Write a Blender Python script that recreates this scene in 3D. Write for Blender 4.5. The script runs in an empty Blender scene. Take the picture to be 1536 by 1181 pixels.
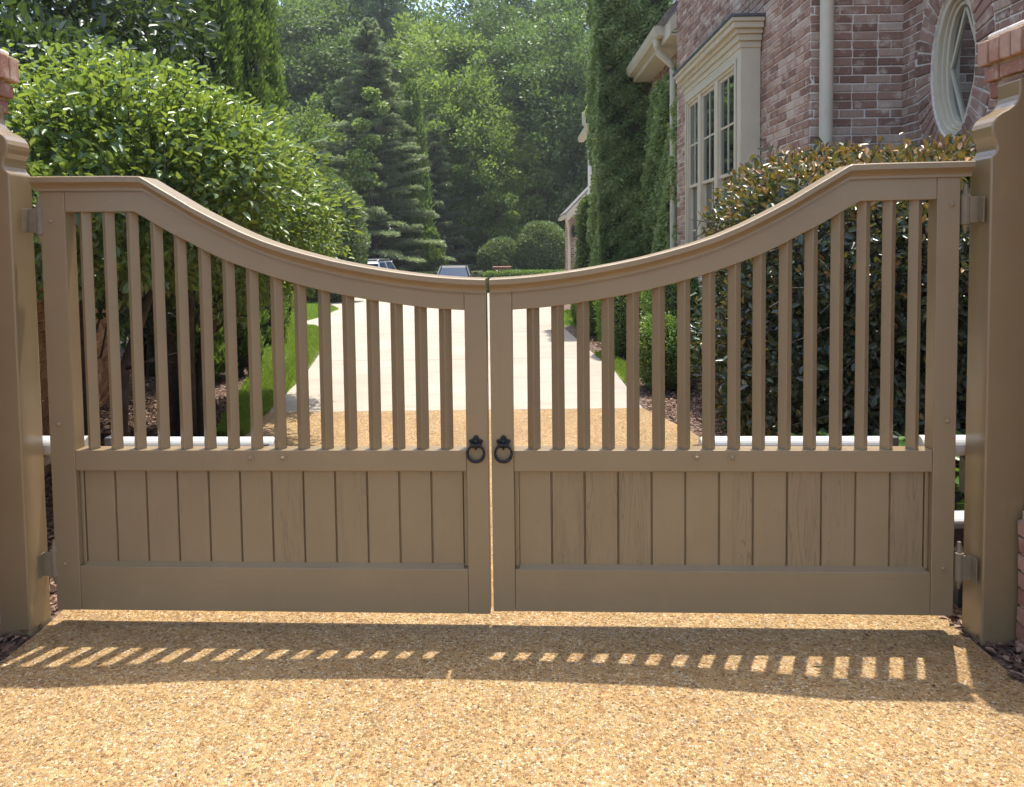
import bpy, math, random
import numpy as np
from mathutils import Vector, Matrix
R = np.random.default_rng(7)
random.seed(7)
scene = bpy.context.scene
COL = scene.collection
rad = math.radians

# ------------------------------------------------------------------ camera model
F_PX, CAM_H, PITCH, ROLL, CY = 1150.0, 1.60, rad(3.0), rad(0.7), 426.0

# ------------------------------------------------------------------ materials
def new_mat(name):
    m = bpy.data.materials.new(name); m.use_nodes = True
    nt = m.node_tree
    for n in list(nt.nodes): nt.nodes.remove(n)
    out = nt.nodes.new('ShaderNodeOutputMaterial')
    return m, nt, out
class NT:
    def __init__(s, nt): s.nt = nt
    def n(s, t, ins=None, **kw):
        nd = s.nt.nodes.new('ShaderNode' + t)
        for k, v in kw.items(): setattr(nd, k, v)
        for k, v in (ins or {}).items():
            if isinstance(v, bpy.types.NodeSocket): s.nt.links.new(v, nd.inputs[k])
            else: nd.inputs[k].default_value = v
        return nd
    def link(s, a, b): s.nt.links.new(a, b)
    def ramp(s, fac, stops, interp='LINEAR'):
        nd = s.nt.nodes.new('ShaderNodeValToRGB'); cr = nd.color_ramp; cr.interpolation = interp
        while len(cr.elements) < len(stops): cr.elements.new(0.5)
        for e, (p, c) in zip(cr.elements, stops):
            e.position = p; e.color = (c[0], c[1], c[2], 1)
        s.nt.links.new(fac, nd.inputs[0]); return nd.outputs[0]
    def math(s, op, a, b=0.0, c=0.0):
        nd = s.nt.nodes.new('ShaderNodeMath'); nd.operation = op
        for i, v in enumerate((a, b, c)):
            if isinstance(v, bpy.types.NodeSocket): s.nt.links.new(v, nd.inputs[i])
            else: nd.inputs[i].default_value = v
        return nd.outputs[0]
    def mix(s, fac, a, b, mode='MIX'):
        nd = s.nt.nodes.new('ShaderNodeMix'); nd.data_type = 'RGBA'; nd.blend_type = mode
        for i, v in ((0, fac), (6, a), (7, b)):
            if isinstance(v, bpy.types.NodeSocket): s.nt.links.new(v, nd.inputs[i])
            elif i == 0: nd.inputs[0].default_value = v
            else: nd.inputs[i].default_value = (v[0], v[1], v[2], 1)
        return nd.outputs[2]
    def coords(s, scale=(1, 1, 1)):
        tc = s.n('TexCoord'); mp = s.n('Mapping', {'Vector': tc.outputs['Object'], 'Scale': scale})
        return mp.outputs[0]

def M_plain(name, col, rough=0.5, metal=0.0, spec=0.5, noise=0.0, nscale=20, coat=0.0, bump=0.0, bscale=60):
    m, nt, out = new_mat(name); T = NT(nt)
    p = T.n('BsdfPrincipled', {'Roughness': rough, 'Metallic': metal, 'Specular IOR Level': spec, 'Coat Weight': coat})
    v = T.coords()
    if noise:
        nz = T.n('TexNoise', {'Vector': v, 'Scale': nscale, 'Detail': 5.0, 'Roughness': 0.65})
        c = T.ramp(nz.outputs[0], [(0.3, [x * (1 - noise) for x in col]), (0.7, [min(1, x * (1 + noise)) for x in col])])
        T.link(c, p.inputs['Base Color'])
    else: p.inputs['Base Color'].default_value = (*col, 1)
    if bump:
        nz2 = T.n('TexNoise', {'Vector': v, 'Scale': bscale, 'Detail': 4.0})
        b = T.n('Bump', {'Strength': bump, 'Distance': 0.01, 'Height': nz2.outputs[0]})
        T.link(b.outputs[0], p.inputs['Normal'])
    T.link(p.outputs[0], out.inputs[0]); return m

def M_leaf(name, stops, rough=0.45, transl=0.4, tcol=(0.35, 0.5, 0.06), spec=0.5, tmul=None, clump=0.0, cscale=1.5):
    """leaf paint: colour by the leaf's own 'var', part of the light passes through"""
    m, nt, out = new_mat(name); T = NT(nt)
    at = T.n('Attribute', attribute_name='var')
    fac = at.outputs['Fac']
    if clump:
        v = T.coords(); nz = T.n('TexNoise', {'Vector': v, 'Scale': cscale, 'Detail': 2.0})
        fac = T.math('ADD', fac, T.math('MULTIPLY', T.math('SUBTRACT', nz.outputs[0], 0.5), clump))
    c = T.ramp(fac, stops)
    p = T.n('BsdfPrincipled', {'Base Color': c, 'Roughness': rough, 'Specular IOR Level': spec})
    tc = T.mix(0.55, c, tcol)
    tr = T.n('BsdfTranslucent', {'Color': tc})
    mx = T.n('MixShader', {0: transl, 1: p.outputs[0], 2: tr.outputs[0]})
    T.link(mx.outputs[0], out.inputs[0]); return m

def M_paint(name, col, rough=0.42, grain=0.25, knots=False, vertical=True):
    m, nt, out = new_mat(name); T = NT(nt)
    sc = (60, 60, 2.2) if vertical else (2.2, 60, 60)
    v = T.coords(sc)
    nz = T.n('TexNoise', {'Vector': v, 'Scale': 1.0, 'Detail': 6.0, 'Roughness': 0.6, 'Distortion': 0.6})
    v2 = T.coords((1, 1, 1))
    big = T.n('TexNoise', {'Vector': v2, 'Scale': 2.5, 'Detail': 4.0})
    c1 = T.ramp(big.outputs[0], [(0.3, [x * 0.93 for x in col]), (0.7, [min(1, x * 1.06) for x in col])])
    c = T.mix(T.math('MULTIPLY', T.math('LESS_THAN', nz.outputs[0], 0.40), 0.10), c1, [x * 0.72 for x in col])
    # dust and scuffs
    sc_n = T.n('TexNoise', {'Vector': T.coords((9, 9, 5)), 'Scale': 1.0, 'Detail': 9.0, 'Roughness': 0.75})
    c = T.mix(T.ramp(sc_n.outputs[0], [(0.56, (0, 0, 0)), (0.74, (.38, .38, .38))]), c, [min(1, x * 1.35) for x in col])
    dn = T.n('TexNoise', {'Vector': T.coords((55, 55, 30)), 'Scale': 1.0, 'Detail': 6.0, 'Roughness': 0.8})
    c = T.mix(T.ramp(dn.outputs[0], [(0.64, (0, 0, 0)), (0.74, (.35, .35, .35))]), c, [x * 0.5 for x in col])
    if knots:
        at = T.n('Attribute', attribute_name='var')
        gate = T.math('GREATER_THAN', at.outputs['Fac'], 0.55)
        off = T.math('MULTIPLY', at.outputs['Fac'], 37.0)
        tcn = T.n('TexCoord'); sep = T.n('SeparateXYZ', {0: tcn.outputs['Object']})
        cmb = T.n('CombineXYZ', {0: T.math('MULTIPLY', sep.outputs[0], 15.0), 1: off, 2: T.math('MULTIPLY', sep.outputs[2], 1.3)})
        ring = T.n('TexNoise', {'Vector': cmb.outputs[0], 'Scale': 1.0, 'Detail': 1.5})
        rings = T.math('FRACT', T.math('MULTIPLY', ring.outputs[0], 17.0))
        line = T.math('LESS_THAN', rings, 0.17)
        pres = T.n('TexNoise', {'Vector': cmb.outputs[0], 'Scale': 0.9, 'Detail': 5.0})
        amt = T.math('MULTIPLY', T.math('MULTIPLY', line, gate), T.ramp(pres.outputs[0], [(0.45, (0, 0, 0)), (0.64, (.6, .6, .6))]))
        c = T.mix(amt, c, [x * 0.45 for x in col])
        st = T.n('TexNoise', {'Vector': cmb.outputs[0], 'Scale': 1.6, 'Detail': 10.0, 'Roughness': 0.85})
        c = T.mix(T.math('MULTIPLY', T.ramp(st.outputs[0], [(0.5, (0, 0, 0)), (0.64, (.68, .68, .68))]), T.math('ADD', T.math('MULTIPLY', gate, .85), .15)), c, [x * 0.55 for x in col])
    p = T.n('BsdfPrincipled', {'Base Color': c, 'Roughness': rough, 'Specular IOR Level': 0.6, 'Coat Weight': .2, 'Coat Roughness': .2})
    b = T.n('Bump', {'Strength': grain, 'Distance': 0.002, 'Height': nz.outputs[0]})
    T.link(b.outputs[0], p.inputs['Normal'])
    T.link(p.outputs[0], out.inputs[0]); return m

def M_brick(name, stops, lime=0.35, limecol=(0.55, 0.47, 0.42)):
    m, nt, out = new_mat(name); T = NT(nt)
    at = T.n('Attribute', attribute_name='var')
    c = T.ramp(at.outputs['Fac'], stops)
    v = T.coords()
    n1 = T.n('TexNoise', {'Vector': v, 'Scale': 9.0, 'Detail': 8.0, 'Roughness': 0.7})
    c = T.mix(T.ramp(n1.outputs[0], [(0.52, (0, 0, 0)), (0.66, (lime * 2, lime * 2, lime * 2))]), c, limecol)
    n2 = T.n('TexNoise', {'Vector': v, 'Scale': 45.0, 'Detail': 6.0, 'Roughness': 0.7})
    c = T.mix(0.35, c, T.mix(1.0, c, T.ramp(n2.outputs[0], [(0.3, (.55, .55, .55)), (0.7, (1.3, 1.3, 1.3))]), 'MULTIPLY'))
    p = T.n('BsdfPrincipled', {'Base Color': c, 'Roughness': 0.88, 'Specular IOR Level': 0.25})
    b = T.n('Bump', {'Strength': 0.7, 'Distance': 0.006, 'Height': n2.outputs[0]})
    T.link(b.outputs[0], p.inputs['Normal']); T.link(p.outputs[0], out.inputs[0]); return m

TAUPE = (0.240, 0.169, 0.089)
MAT = {}
MAT['paint'] = M_paint('taupe_paint', TAUPE)
MAT['paint_h'] = M_paint('taupe_paint_rails', TAUPE, vertical=False)
MAT['paint_board'] = M_paint('taupe_board_paint', [x * 1.04 for x in TAUPE], knots=True)
MAT['paint_post'] = M_paint('taupe_post_paint', [x * 1.0 for x in TAUPE], rough=0.27, grain=0.08)
MAT['hinge'] = M_plain('painted_hinge_metal', (0.19, 0.145, 0.09), 0.42, noise=.15)
MAT['black_iron'] = M_plain('black_iron', (0.012, 0.012, 0.014), 0.42, metal=0.3, noise=.3, bump=.3, bscale=200)
MAT['cream'] = M_plain('cream_trim', (0.56, 0.50, 0.37), 0.5, noise=.06, nscale=6)
MAT['cream_pipe'] = M_plain('cream_gutter_paint', (0.54, 0.49, 0.37), 0.4, noise=.08, nscale=5)
MAT['white'] = M_plain('white_powder_coat', (0.55, 0.55, 0.54), 0.35, noise=.05, nscale=9)
MAT['grey_metal'] = M_plain('grey_bracket_metal', (0.12, 0.12, 0.13), 0.45, metal=.6, noise=.3)
MAT['dark'] = M_plain('unlit_room', (0.02, 0.02, 0.022), 0.9)  # near-black colour stands in for the darkness inside the rooms
MAT['blind'] = M_plain('pale_curtain', (0.55, 0.52, 0.45), 0.8, noise=.1)
MAT['shingle'] = M_plain('grey_roof_shingles', (0.17, 0.16, 0.155), 0.85, noise=.45, nscale=7, bump=.6, bscale=14)
MAT['mortar'] = M_plain('pale_mortar', (0.74, 0.68, 0.61), 0.95, noise=.2, nscale=25, bump=.5, bscale=120)
MAT['mortar_warm'] = M_plain('sandy_mortar', (0.50, 0.38, 0.22), 0.95, noise=.25, nscale=25, bump=.5, bscale=120)
MAT['brick_house'] = M_brick('rose_house_brick', [(0, (.21, .12, .09)), (.35, (.31, .18, .13)), (.7, (.38, .245, .185)), (1, (.50, .40, .32))], .42, (.60, .50, .41))
MAT['brick_pier'] = M_brick('orange_red_pier_brick', [(0, (.23, .11, .075)), (.5, (.34, .175, .12)), (1, (.44, .29, .21))], .34, (.56, .44, .34))
MAT['brick_garden'] = M_brick('garden_wall_brick', [(0, (.24, .11, .06)), (.5, (.38, .19, .10)), (1, (.45, .27, .16))], .12, (.5, .38, .26))
MAT['bark'] = M_plain('dark_bark', (0.055, 0.043, 0.033), 0.95, noise=.5, nscale=14, bump=1.0, bscale=22)
MAT['bark_pine'] = M_plain('pine_bark', (0.11, 0.08, 0.06), 0.95, noise=.5, nscale=3, bump=1.0, bscale=8)
MAT['inner'] = M_plain('shade_dark_core', (0.022, 0.024, 0.012), 1.0, noise=.5, nscale=6, bump=1.0, bscale=14)  # solid plant cores: the shade deep in the leaves is put into this colour
MAT['tyre'] = M_plain('black_rubber', (0.015, 0.015, 0.015), 0.8)
MAT['rim'] = M_plain('alloy', (0.4, 0.4, 0.42), 0.3, metal=.9)
MAT['car_dark'] = M_plain('dark_car_paint', (0.015, 0.018, 0.026), 0.45, spec=.25, coat=.05)
MAT['car_silver'] = M_plain('silver_car_paint', (0.42, 0.43, 0.44), 0.3, metal=.6, coat=1.0)
MAT['car_glass'] = M_plain('reflect_blue_car_glass', (0.02, 0.04, 0.08), 0.2, spec=.08)  # specular nearly off; the blue reflection is put into the base colour
MAT['tail'] = M_plain('red_lens', (0.6, 0.01, 0.01), 0.15, coat=1.0)
MAT['plate'] = M_plain('number_plate', (0.7, 0.7, 0.7), 0.4)
MAT['stone'] = M_plain('low_wall_stone', (0.28, 0.19, 0.14), 0.9, noise=.4, nscale=6, bump=.5)

# leaves
G = MAT
G['leaf_bright'] = M_leaf('bright_shrub_leaf', [(0, (0.056, 0.105, 0.035)), (.45, (0.096, 0.170, 0.047)), (.75, (0.160, 0.260, 0.056)), (1, (0.351, 0.455, 0.079))], .36, .34, (.42, .52, .05), .8)
G['leaf_laurel'] = M_leaf('dark_laurel_leaf', [(0, (.018, .034, .016)), (.7, (.035, .06, .026)), (1, (.09, .14, .05))], .36, .2, (.25, .4, .05), .7)
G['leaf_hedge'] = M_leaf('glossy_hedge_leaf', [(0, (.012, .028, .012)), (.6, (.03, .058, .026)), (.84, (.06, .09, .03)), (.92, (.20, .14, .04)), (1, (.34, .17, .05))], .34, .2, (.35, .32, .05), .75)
G['leaf_ivy'] = M_leaf('creeping_fig_leaf', [(0, (.09, .13, .05)), (.5, (.24, .32, .12)), (1, (.44, .52, .22))], .42, .4, (.32, .45, .10), .4, clump=.5, cscale=1.2)
G['leaf_box'] = M_leaf('boxwood_leaf', [(0, (0.052, 0.104, 0.023)), (.5, (0.104, 0.195, 0.039)), (1, (0.234, 0.351, 0.058))], .4, .35, (.4, .55, .05))
G['leaf_topiary'] = M_leaf('topiary_leaf', [(0, (0.052, 0.090, 0.032)), (.6, (0.113, 0.162, 0.058)), (1, (0.227, 0.292, 0.087))], .45, .3, (.3, .42, .06))
G['leaf_arb'] = M_leaf('arborvitae_spray', [(0, (0.041, 0.076, 0.019)), (.5, (0.114, 0.189, 0.041)), (1, (0.244, 0.363, 0.068))], .6, .4, (.3, .45, .05), .3, clump=.4, cscale=1.0)
G['leaf_arb_lime'] = M_leaf('lime_arborvitae_spray', [(0, (.05, .10, .02)), (.5, (.10, .18, .03)), (1, (.18, .28, .05))], .6, .4, (.4, .55, .05), .3)
G['leaf_cedar'] = M_leaf('blue_cedar_needles', [(0, (0.098, 0.140, 0.083)), (.5, (0.227, 0.280, 0.152)), (1, (0.455, 0.504, 0.261))], .6, .3, (.3, .42, .14), .3)
G['leaf_wood_a'] = M_leaf('sunny_woodland_leaf', [(0, (0.076, 0.125, 0.028)), (.5, (0.151, 0.235, 0.046)), (1, (0.321, 0.392, 0.070))], .5, .4, (.38, .52, .06), .4, clump=.6, cscale=.35)
G['leaf_wood_b'] = M_leaf('deep_woodland_leaf', [(0, (0.040, 0.078, 0.024)), (.5, (0.091, 0.148, 0.041)), (1, (0.172, 0.243, 0.059))], .5, .32, (.25, .40, .06), .4, clump=.6, cscale=.3)
G['leaf_pine'] = M_leaf('pine_needles', [(0, (0.040, 0.081, 0.035)), (.5, (0.090, 0.143, 0.061)), (1, (0.170, 0.233, 0.096))], .6, .3, (.2, .34, .1), .3, clump=.5, cscale=.4)
G['leaf_low'] = M_leaf('low_plant_leaf', [(0, (.03, .08, .02)), (1, (.10, .2, .05))], .35, .3, (.3, .5, .06))
G['grass'] = M_leaf('grass_blade', [(0, (.11, .18, .03)), (.6, (.21, .33, .05)), (1, (.36, .46, .09))], .5, .4, (.45, .58, .06), .3)
G['chip'] = M_leaf('mulch_chip', [(0, (.05, .028, .02)), (.5, (.14, .08, .055)), (1, (.34, .22, .16))], .9, 0.0, spec=.2)

def M_glass(name):
    m, nt, out = new_mat(name); T = NT(nt)
    fr = T.n('Fresnel', {'IOR': 1.5})
    tr = T.n('BsdfTransparent', {'Color': (.80, .84, .82, 1)})
    gl = T.n('BsdfGlossy', {'Color': (.42, .47, .5, 1), 'Roughness': .03})
    mx = T.n('MixShader', {0: fr.outputs[0], 1: tr.outputs[0], 2: gl.outputs[0]})
    T.link(mx.outputs[0], out.inputs[0]); return m
MAT['glass'] = M_glass('window_glass')

def M_aggregate():
    m, nt, out = new_mat('exposed_aggregate'); T = NT(nt)
    v = T.coords()
    dist = T.n('TexNoise', {'Vector': v, 'Scale': 40.0, 'Detail': 2.0})
    vv = T.mix(0.06, v, dist.outputs[1])
    vo = T.n('TexVoronoi', {'Vector': v, 'Scale': 112.0, 'Randomness': 1.0})
    ed = T.n('TexVoronoi', {'Vector': v, 'Scale': 112.0, 'Randomness': 1.0}, feature='DISTANCE_TO_EDGE')
    sep = T.n('SeparateColor', {0: vo.outputs['Color']})
    peb = T.ramp(sep.outputs[0], [(0, (.15, .075, .035)), (.13, (.32, .17, .07)), (.34, (.43, .255, .10)), (.58, (.51, .34, .145)), (.78, (.56, .41, .22)), (.91, (.68, .57, .39)), (.96, (.48, .40, .31)), (1, (.23, .18, .15))])
    c = T.mix(T.ramp(ed.outputs['Distance'], [(0.02, (1, 1, 1)), (0.14, (0, 0, 0))]), peb, (.37, .235, .10))
    big = T.n('TexNoise', {'Vector': v, 'Scale': 1.3, 'Detail': 6.0, 'Roughness': .65})
    c = T.mix(0.5, c, T.mix(1.0, c, T.ramp(big.outputs[0], [(.3, (.66, .63, .60)), (.7, (1.16, 1.16, 1.16))]), 'MULTIPLY'))
    med = T.n('TexNoise', {'Vector': v, 'Scale': 14.0, 'Detail': 4.0, 'Roughness': .7})
    c = T.mix(0.6, c, T.mix(1.0, c, T.ramp(med.outputs[0], [(.3, (.78, .74, .70)), (.7, (1.12, 1.12, 1.1))]), 'MULTIPLY'))
    p = T.n('BsdfPrincipled', {'Base Color': c, 'Roughness': .55, 'Specular IOR Level': .35})
    h = T.ramp(ed.outputs['Distance'], [(0, (0, 0, 0)), (0.35, (1, 1, 1))], 'EASE')
    hh = T.math('MULTIPLY', h, T.math('ADD', T.math('MULTIPLY', sep.outputs[1], .8), .3))
    b = T.n('Bump', {'Strength': 1.0, 'Distance': 0.006, 'Height': hh})
    T.link(b.outputs[0], p.inputs['Normal']); T.link(p.outputs[0], out.inputs[0]); return m
MAT['aggregate'] = M_aggregate()

def M_concrete():
    m, nt, out = new_mat('pale_concrete'); T = NT(nt)
    v = T.coords()
    n1 = T.n('TexNoise', {'Vector': v, 'Scale': .8, 'Detail': 7.0, 'Roughness': .65})
    n2 = T.n('TexNoise', {'Vector': v, 'Scale': 30.0, 'Detail': 5.0, 'Roughness': .7})
    c = T.ramp(n1.outputs[0], [(.3, (.335, .285, .225)), (.7, (.42, .37, .305))])
    c = T.mix(.5, c, T.mix(1.0, c, T.ramp(n2.outputs[0], [(.3, (.85, .85, .85)), (.7, (1.08, 1.08, 1.08))]), 'MULTIPLY'))
    tc = T.n('TexCoord'); sp = T.n('SeparateXYZ', {0: tc.outputs['Object']})
    # brushed cross lines and saw-cut joints every 3.3 m
    jy = T.math('PINGPONG', T.math('SUBTRACT', sp.outputs[1], 0.67), 1.65)
    joint = T.math('LESS_THAN', jy, 0.02)
    jx = T.math('LESS_THAN', T.math('ABSOLUTE', T.math('SUBTRACT', sp.outputs[0], -0.75)), 0.0)
    c = T.mix(T.math('MULTIPLY', joint, .7), c, (.2, .16, .13))
    st = T.n('TexNoise', {'Vector': T.coords((1.2, 7, 1)), 'Scale': 1.0, 'Detail': 6.0, 'Roughness': .7})
    c = T.mix(T.ramp(st.outputs[0], [(.52, (0, 0, 0)), (.72, (.6, .6, .6))]), c, (.27, .21, .16))
    p = T.n('BsdfPrincipled', {'Base Color': c, 'Roughness': .8, 'Specular IOR Level': .3})
    b = T.n('Bump', {'Strength': .3, 'Distance': 0.003, 'Height': n2.outputs[0]})
    T.link(b.outputs[0], p.inputs['Normal']); T.link(p.outputs[0], out.inputs[0]); return m
MAT['concrete'] = M_concrete()
def M_soil():
    m, nt, out = new_mat('mulch_soil'); T = NT(nt)
    v = T.coords()
    vo = T.n('TexVoronoi', {'Vector': T.coords((28, 45, 30)), 'Scale': 1.0})
    sep = T.n('SeparateColor', {0: vo.outputs['Color']})
    c = T.ramp(sep.outputs[0], [(0, (.035, .02, .014)), (.5, (.10, .058, .04)), (.85, (.20, .13, .09)), (1, (.32, .23, .17))])
    b = T.n('Bump', {'Strength': 1.0, 'Distance': 0.02, 'Height': sep.outputs[1]})
    p = T.n('BsdfPrincipled', {'Base Color': c, 'Roughness': .95, 'Normal': b.outputs[0]})
    T.link(p.outputs[0], out.inputs[0]); return m
MAT['soil'] = M_soil()
MAT['turf'] = M_plain('turf', (.11, .17, .03), .95, noise=.35, nscale=30, bump=.6, bscale=90)

# ------------------------------------------------------------------ mesh helpers
def make(name, verts, faces, mat, parent=None, smooth=False, var=None, bevel=0.0, seg=2):
    me = bpy.data.meshes.new(name)
    me.from_pydata([tuple(map(float, v)) for v in verts], [], [tuple(f) for f in faces])
    me.materials.append(MAT[mat] if isinstance(mat, str) else mat)
    if smooth: me.polygons.foreach_set('use_smooth', [True] * len(me.polygons))
    if var is not None:
        a = me.attributes.new('var', 'FLOAT', 'POINT'); a.data.foreach_set('value', np.asarray(var, dtype=np.float32))
    me.update()
    o = bpy.data.objects.new(name, me); COL.objects.link(o)
    if parent is not None: o.parent = parent
    if bevel:
        b = o.modifiers.new('Bevel', 'BEVEL'); b.width = bevel; b.segments = seg; b.limit_method = 'ANGLE'; b.angle_limit = rad(35)
    return o
def make_quads(name, V, var, mat, parent=None, nper=4, faces_per=((0, 1, 2, 3),), smooth=False):
    """V: (N*nper,3) array of leaf vertices"""
    V = np.ascontiguousarray(V.reshape(-1, 3), dtype=np.float32); N = len(V) // nper
    k = len(faces_per)
    idx = (np.arange(N)[:, None, None] * nper + np.array(faces_per)[None]).reshape(-1).astype(np.int32)
    me = bpy.data.meshes.new(name)
    me.vertices.add(len(V)); me.vertices.foreach_set('co', V.ravel())
    me.loops.add(len(idx)); me.loops.foreach_set('vertex_index', idx)
    me.polygons.add(N * k)
    me.polygons.foreach_set('loop_start', (np.arange(N * k) * 4).astype(np.int32))
    me.polygons.foreach_set('loop_total', np.full(N * k, 4, np.int32))
    if smooth: me.polygons.foreach_set('use_smooth', np.ones(N * k, bool))
    me.update(calc_edges=True)
    a = me.attributes.new('var', 'FLOAT', 'POINT'); a.data.foreach_set('value', np.repeat(var, nper).astype(np.float32))
    me.materials.append(MAT[mat])
    o = bpy.data.objects.new(name, me); COL.objects.link(o)
    if parent is not None: o.parent = parent
    return o
def unit(a): return a / np.maximum(np.linalg.norm(a, axis=-1, keepdims=True), 1e-9)
def leaves(name, P, D, Nn, size, var, mat, parent=None, width=0.5, fold=0.15, curl=0.1, simple=False):
    """P base points, D growing direction, Nn face normal, size length"""
    D = unit(D); S = unit(np.cross(D, Nn)); Nn = np.cross(S, D)
    L = size[:, None]; W = L * width * 0.5
    if simple:
        base = P; tip = P + D * L
        l = P + D * L * .45 - S * W + Nn * L * fold; r = P + D * L * .45 + S * W + Nn * L * fold
        V = np.stack([base, r, tip, l], 1)
        return make_quads(name, V, var, mat, parent)
    base = P; tip = P + D * L - Nn * L * curl
    r1 = P + D * L * .28 + S * W * .85 + Nn * L * fold; r2 = P + D * L * .68 + S * W * .8 + Nn * L * (fold - curl * .5)
    l1 = P + D * L * .28 - S * W * .85 + Nn * L * fold; l2 = P + D * L * .68 - S * W * .8 + Nn * L * (fold - curl * .5)
    V = np.stack([base, r1, r2, tip, l2, l1], 1)
    return make_quads(name, V, var, mat, parent, 6, ((0, 1, 2, 3), (0, 3, 4, 5)))
def rdir(n): return unit(R.normal(size=(n, 3)))

class MB:
    def __init__(s): s.v = []; s.f = []; s.c = []
    def box(s, a, b, var=0.5, jit=0.0):
        x0, y0, z0 = a; x1, y1, z1 = b; n = len(s.v)
        for p in ((x0, y0, z0), (x1, y0, z0), (x1, y1, z0), (x0, y1, z0), (x0, y0, z1), (x1, y0, z1), (x1, y1, z1), (x0, y1, z1)):
            s.v.append(tuple(q + random.uniform(-jit, jit) for q in p) if jit else p); s.c.append(var)
        s.f += [(n, n + 3, n + 2, n + 1), (n + 4, n + 5, n + 6, n + 7), (n, n + 1, n + 5, n + 4), (n + 1, n + 2, n + 6, n + 5), (n + 2, n + 3, n + 7, n + 6), (n + 3, n, n + 4, n + 7)]
        return s
    def hexa(s, pts, var=0.5):       # 8 points: bottom ring then top ring
        n = len(s.v); s.v += [tuple(p) for p in pts]; s.c += [var] * 8
        s.f += [(n, n + 3, n + 2, n + 1), (n + 4, n + 5, n + 6, n + 7), (n, n + 1, n + 5, n + 4), (n + 1, n + 2, n + 6, n + 5), (n + 2, n + 3, n + 7, n + 6), (n + 3, n, n + 4, n + 7)]
        return s
    def tube(s, pts, radii, sides=8, var=0.5, cap=True):
        pts = [Vector(p) for p in pts]; n0 = len(s.v)
        if not hasattr(radii, '__len__'): radii = [radii] * len(pts)
        up = Vector((0, 0, 1))
        for i, p in enumerate(pts):
            d = (pts[min(i + 1, len(pts) - 1)] - pts[max(i - 1, 0)]).normalized()
            ref = up if abs(d.z) < .9 else Vector((0, 1, 0))
            a = d.cross(ref).normalized(); b = d.cross(a)
            for k in range(sides):
                t = 2 * math.pi * k / sides
                s.v.append(tuple(p + (a * math.cos(t) + b * math.sin(t)) * radii[i])); s.c.append(var)
        for i in range(len(pts) - 1):
            for k in range(sides):
                k2 = (k + 1) % sides; q = n0 + i * sides
                s.f.append((q + k, q + k2, q + sides + k2, q + sides + k))
        if cap:
            s.f.append(tuple(n0 + k for k in reversed(range(sides))))
            q = n0 + (len(pts) - 1) * sides; s.f.append(tuple(q + k for k in range(sides)))
        return s
    def prism(s, poly, axis, a, b, var=0.5):
        """poly: 2D outline (CCW or CW), extruded along axis from a to b; axis 'x': (y,z) 'y': (x,z) 'z': (x,y)"""
        n = len(s.v); m = len(poly)
        def P(p, t): return {'x': (t, p[0], p[1]), 'y': (p[0], t, p[1]), 'z': (p[0], p[1], t)}[axis]
        s.v += [P(p, a) for p in poly] + [P(p, b) for p in poly]; s.c += [var] * (2 * m)
        s.f.append(tuple(range(n, n + m))); s.f.append(tuple(reversed(range(n + m, n + 2 * m))))
        for i in range(m):
            j = (i + 1) % m; s.f.append((n + i, n + m + i, n + m + j, n + j))
        return s
    def build(s, name, mat, parent=None, smooth=False, bevel=0.0, seg=2, var=False):
        import bmesh
        o = make(name, s.v, s.f, mat, parent, smooth, s.c if var else None, bevel, seg)
        bm = bmesh.new(); bm.from_mesh(o.data); bmesh.ops.recalc_face_normals(bm, faces=bm.faces); bm.to_mesh(o.data); bm.free()
        return o
def empty(name, loc=(0, 0, 0), rz=0.0, label=None, cat=None, group=None):
    o = bpy.data.objects.new(name, None); COL.objects.link(o); o.location = loc; o.rotation_euler = (0, 0, rz)
    o.empty_display_size = .2
    if label: tag(o, label, cat, group)
    return o
def tag(o, label, cat, group=None, kind=None):
    o['label'] = label; o['category'] = cat
    if group: o['group'] = group
    if kind: o['kind'] = kind
    return o
def structure(o): o['kind'] = 'structure'; return o
def copy_tree(o, loc=None, rz=None, scale=None, parent=None, label=None):
    c = o.copy(); COL.objects.link(c); c.parent = parent
    if loc is not None: c.location = loc
    if rz is not None: c.rotation_euler = (0, 0, rz)
    if scale is not None: c.scale = (scale,) * 3 if not hasattr(scale, '__len__') else scale
    if label: c['label'] = label
    for ch in [x for x in list(COL.objects) if x.parent == o]: copy_tree(ch, parent=c)
    return c

# ------------------------------------------------------------------ terrain
GS = 1.032
def gz(y):
    t = y - 13.9
    if t <= 0: return 0.0
    return -0.0365 * min(t, 29.0) - 0.00 * t
def sheet(name, poly_rows, mat, lift):
    poly_rows = [(y * GS, a * GS, b * GS) for y, a, b in poly_rows]
    """poly_rows: list of (y, xl, xr); strips follow the ground height"""
    rows = []
    for i in range(len(poly_rows) - 1):
        (y0, a0, b0), (y1, a1, b1) = poly_rows[i], poly_rows[i + 1]
        k = max(1, int(abs(y1 - y0) / 1.0))
        for j in range(k):
            t = j / k; rows.append((y0 + (y1 - y0) * t, a0 + (a1 - a0) * t, b0 + (b1 - b0) * t))
    rows.append(poly_rows[-1])
    v = []; f = []
    for y, a, b in rows: v += [(a, y, gz(y) + lift), (b, y, gz(y) + lift)]
    for i in range(len(rows) - 1): f.append((2 * i, 2 * i + 1, 2 * i + 3, 2 * i + 2))
    return structure(make(name, v, f, mat))
ys = [-60, -5, 13.9] + [13.9 + 29 * k / 6 for k in range(1, 7)] + [60, 120, 400]
gv = []; gf = []
for y in ys: gv += [(-300, y, gz(y)), (300, y, gz(y))]
for i in range(len(ys) - 1): gf.append((2 * i, 2 * i + 1, 2 * i + 3, 2 * i + 2))
structure(make('ground', gv, gf, 'soil'))
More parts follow.
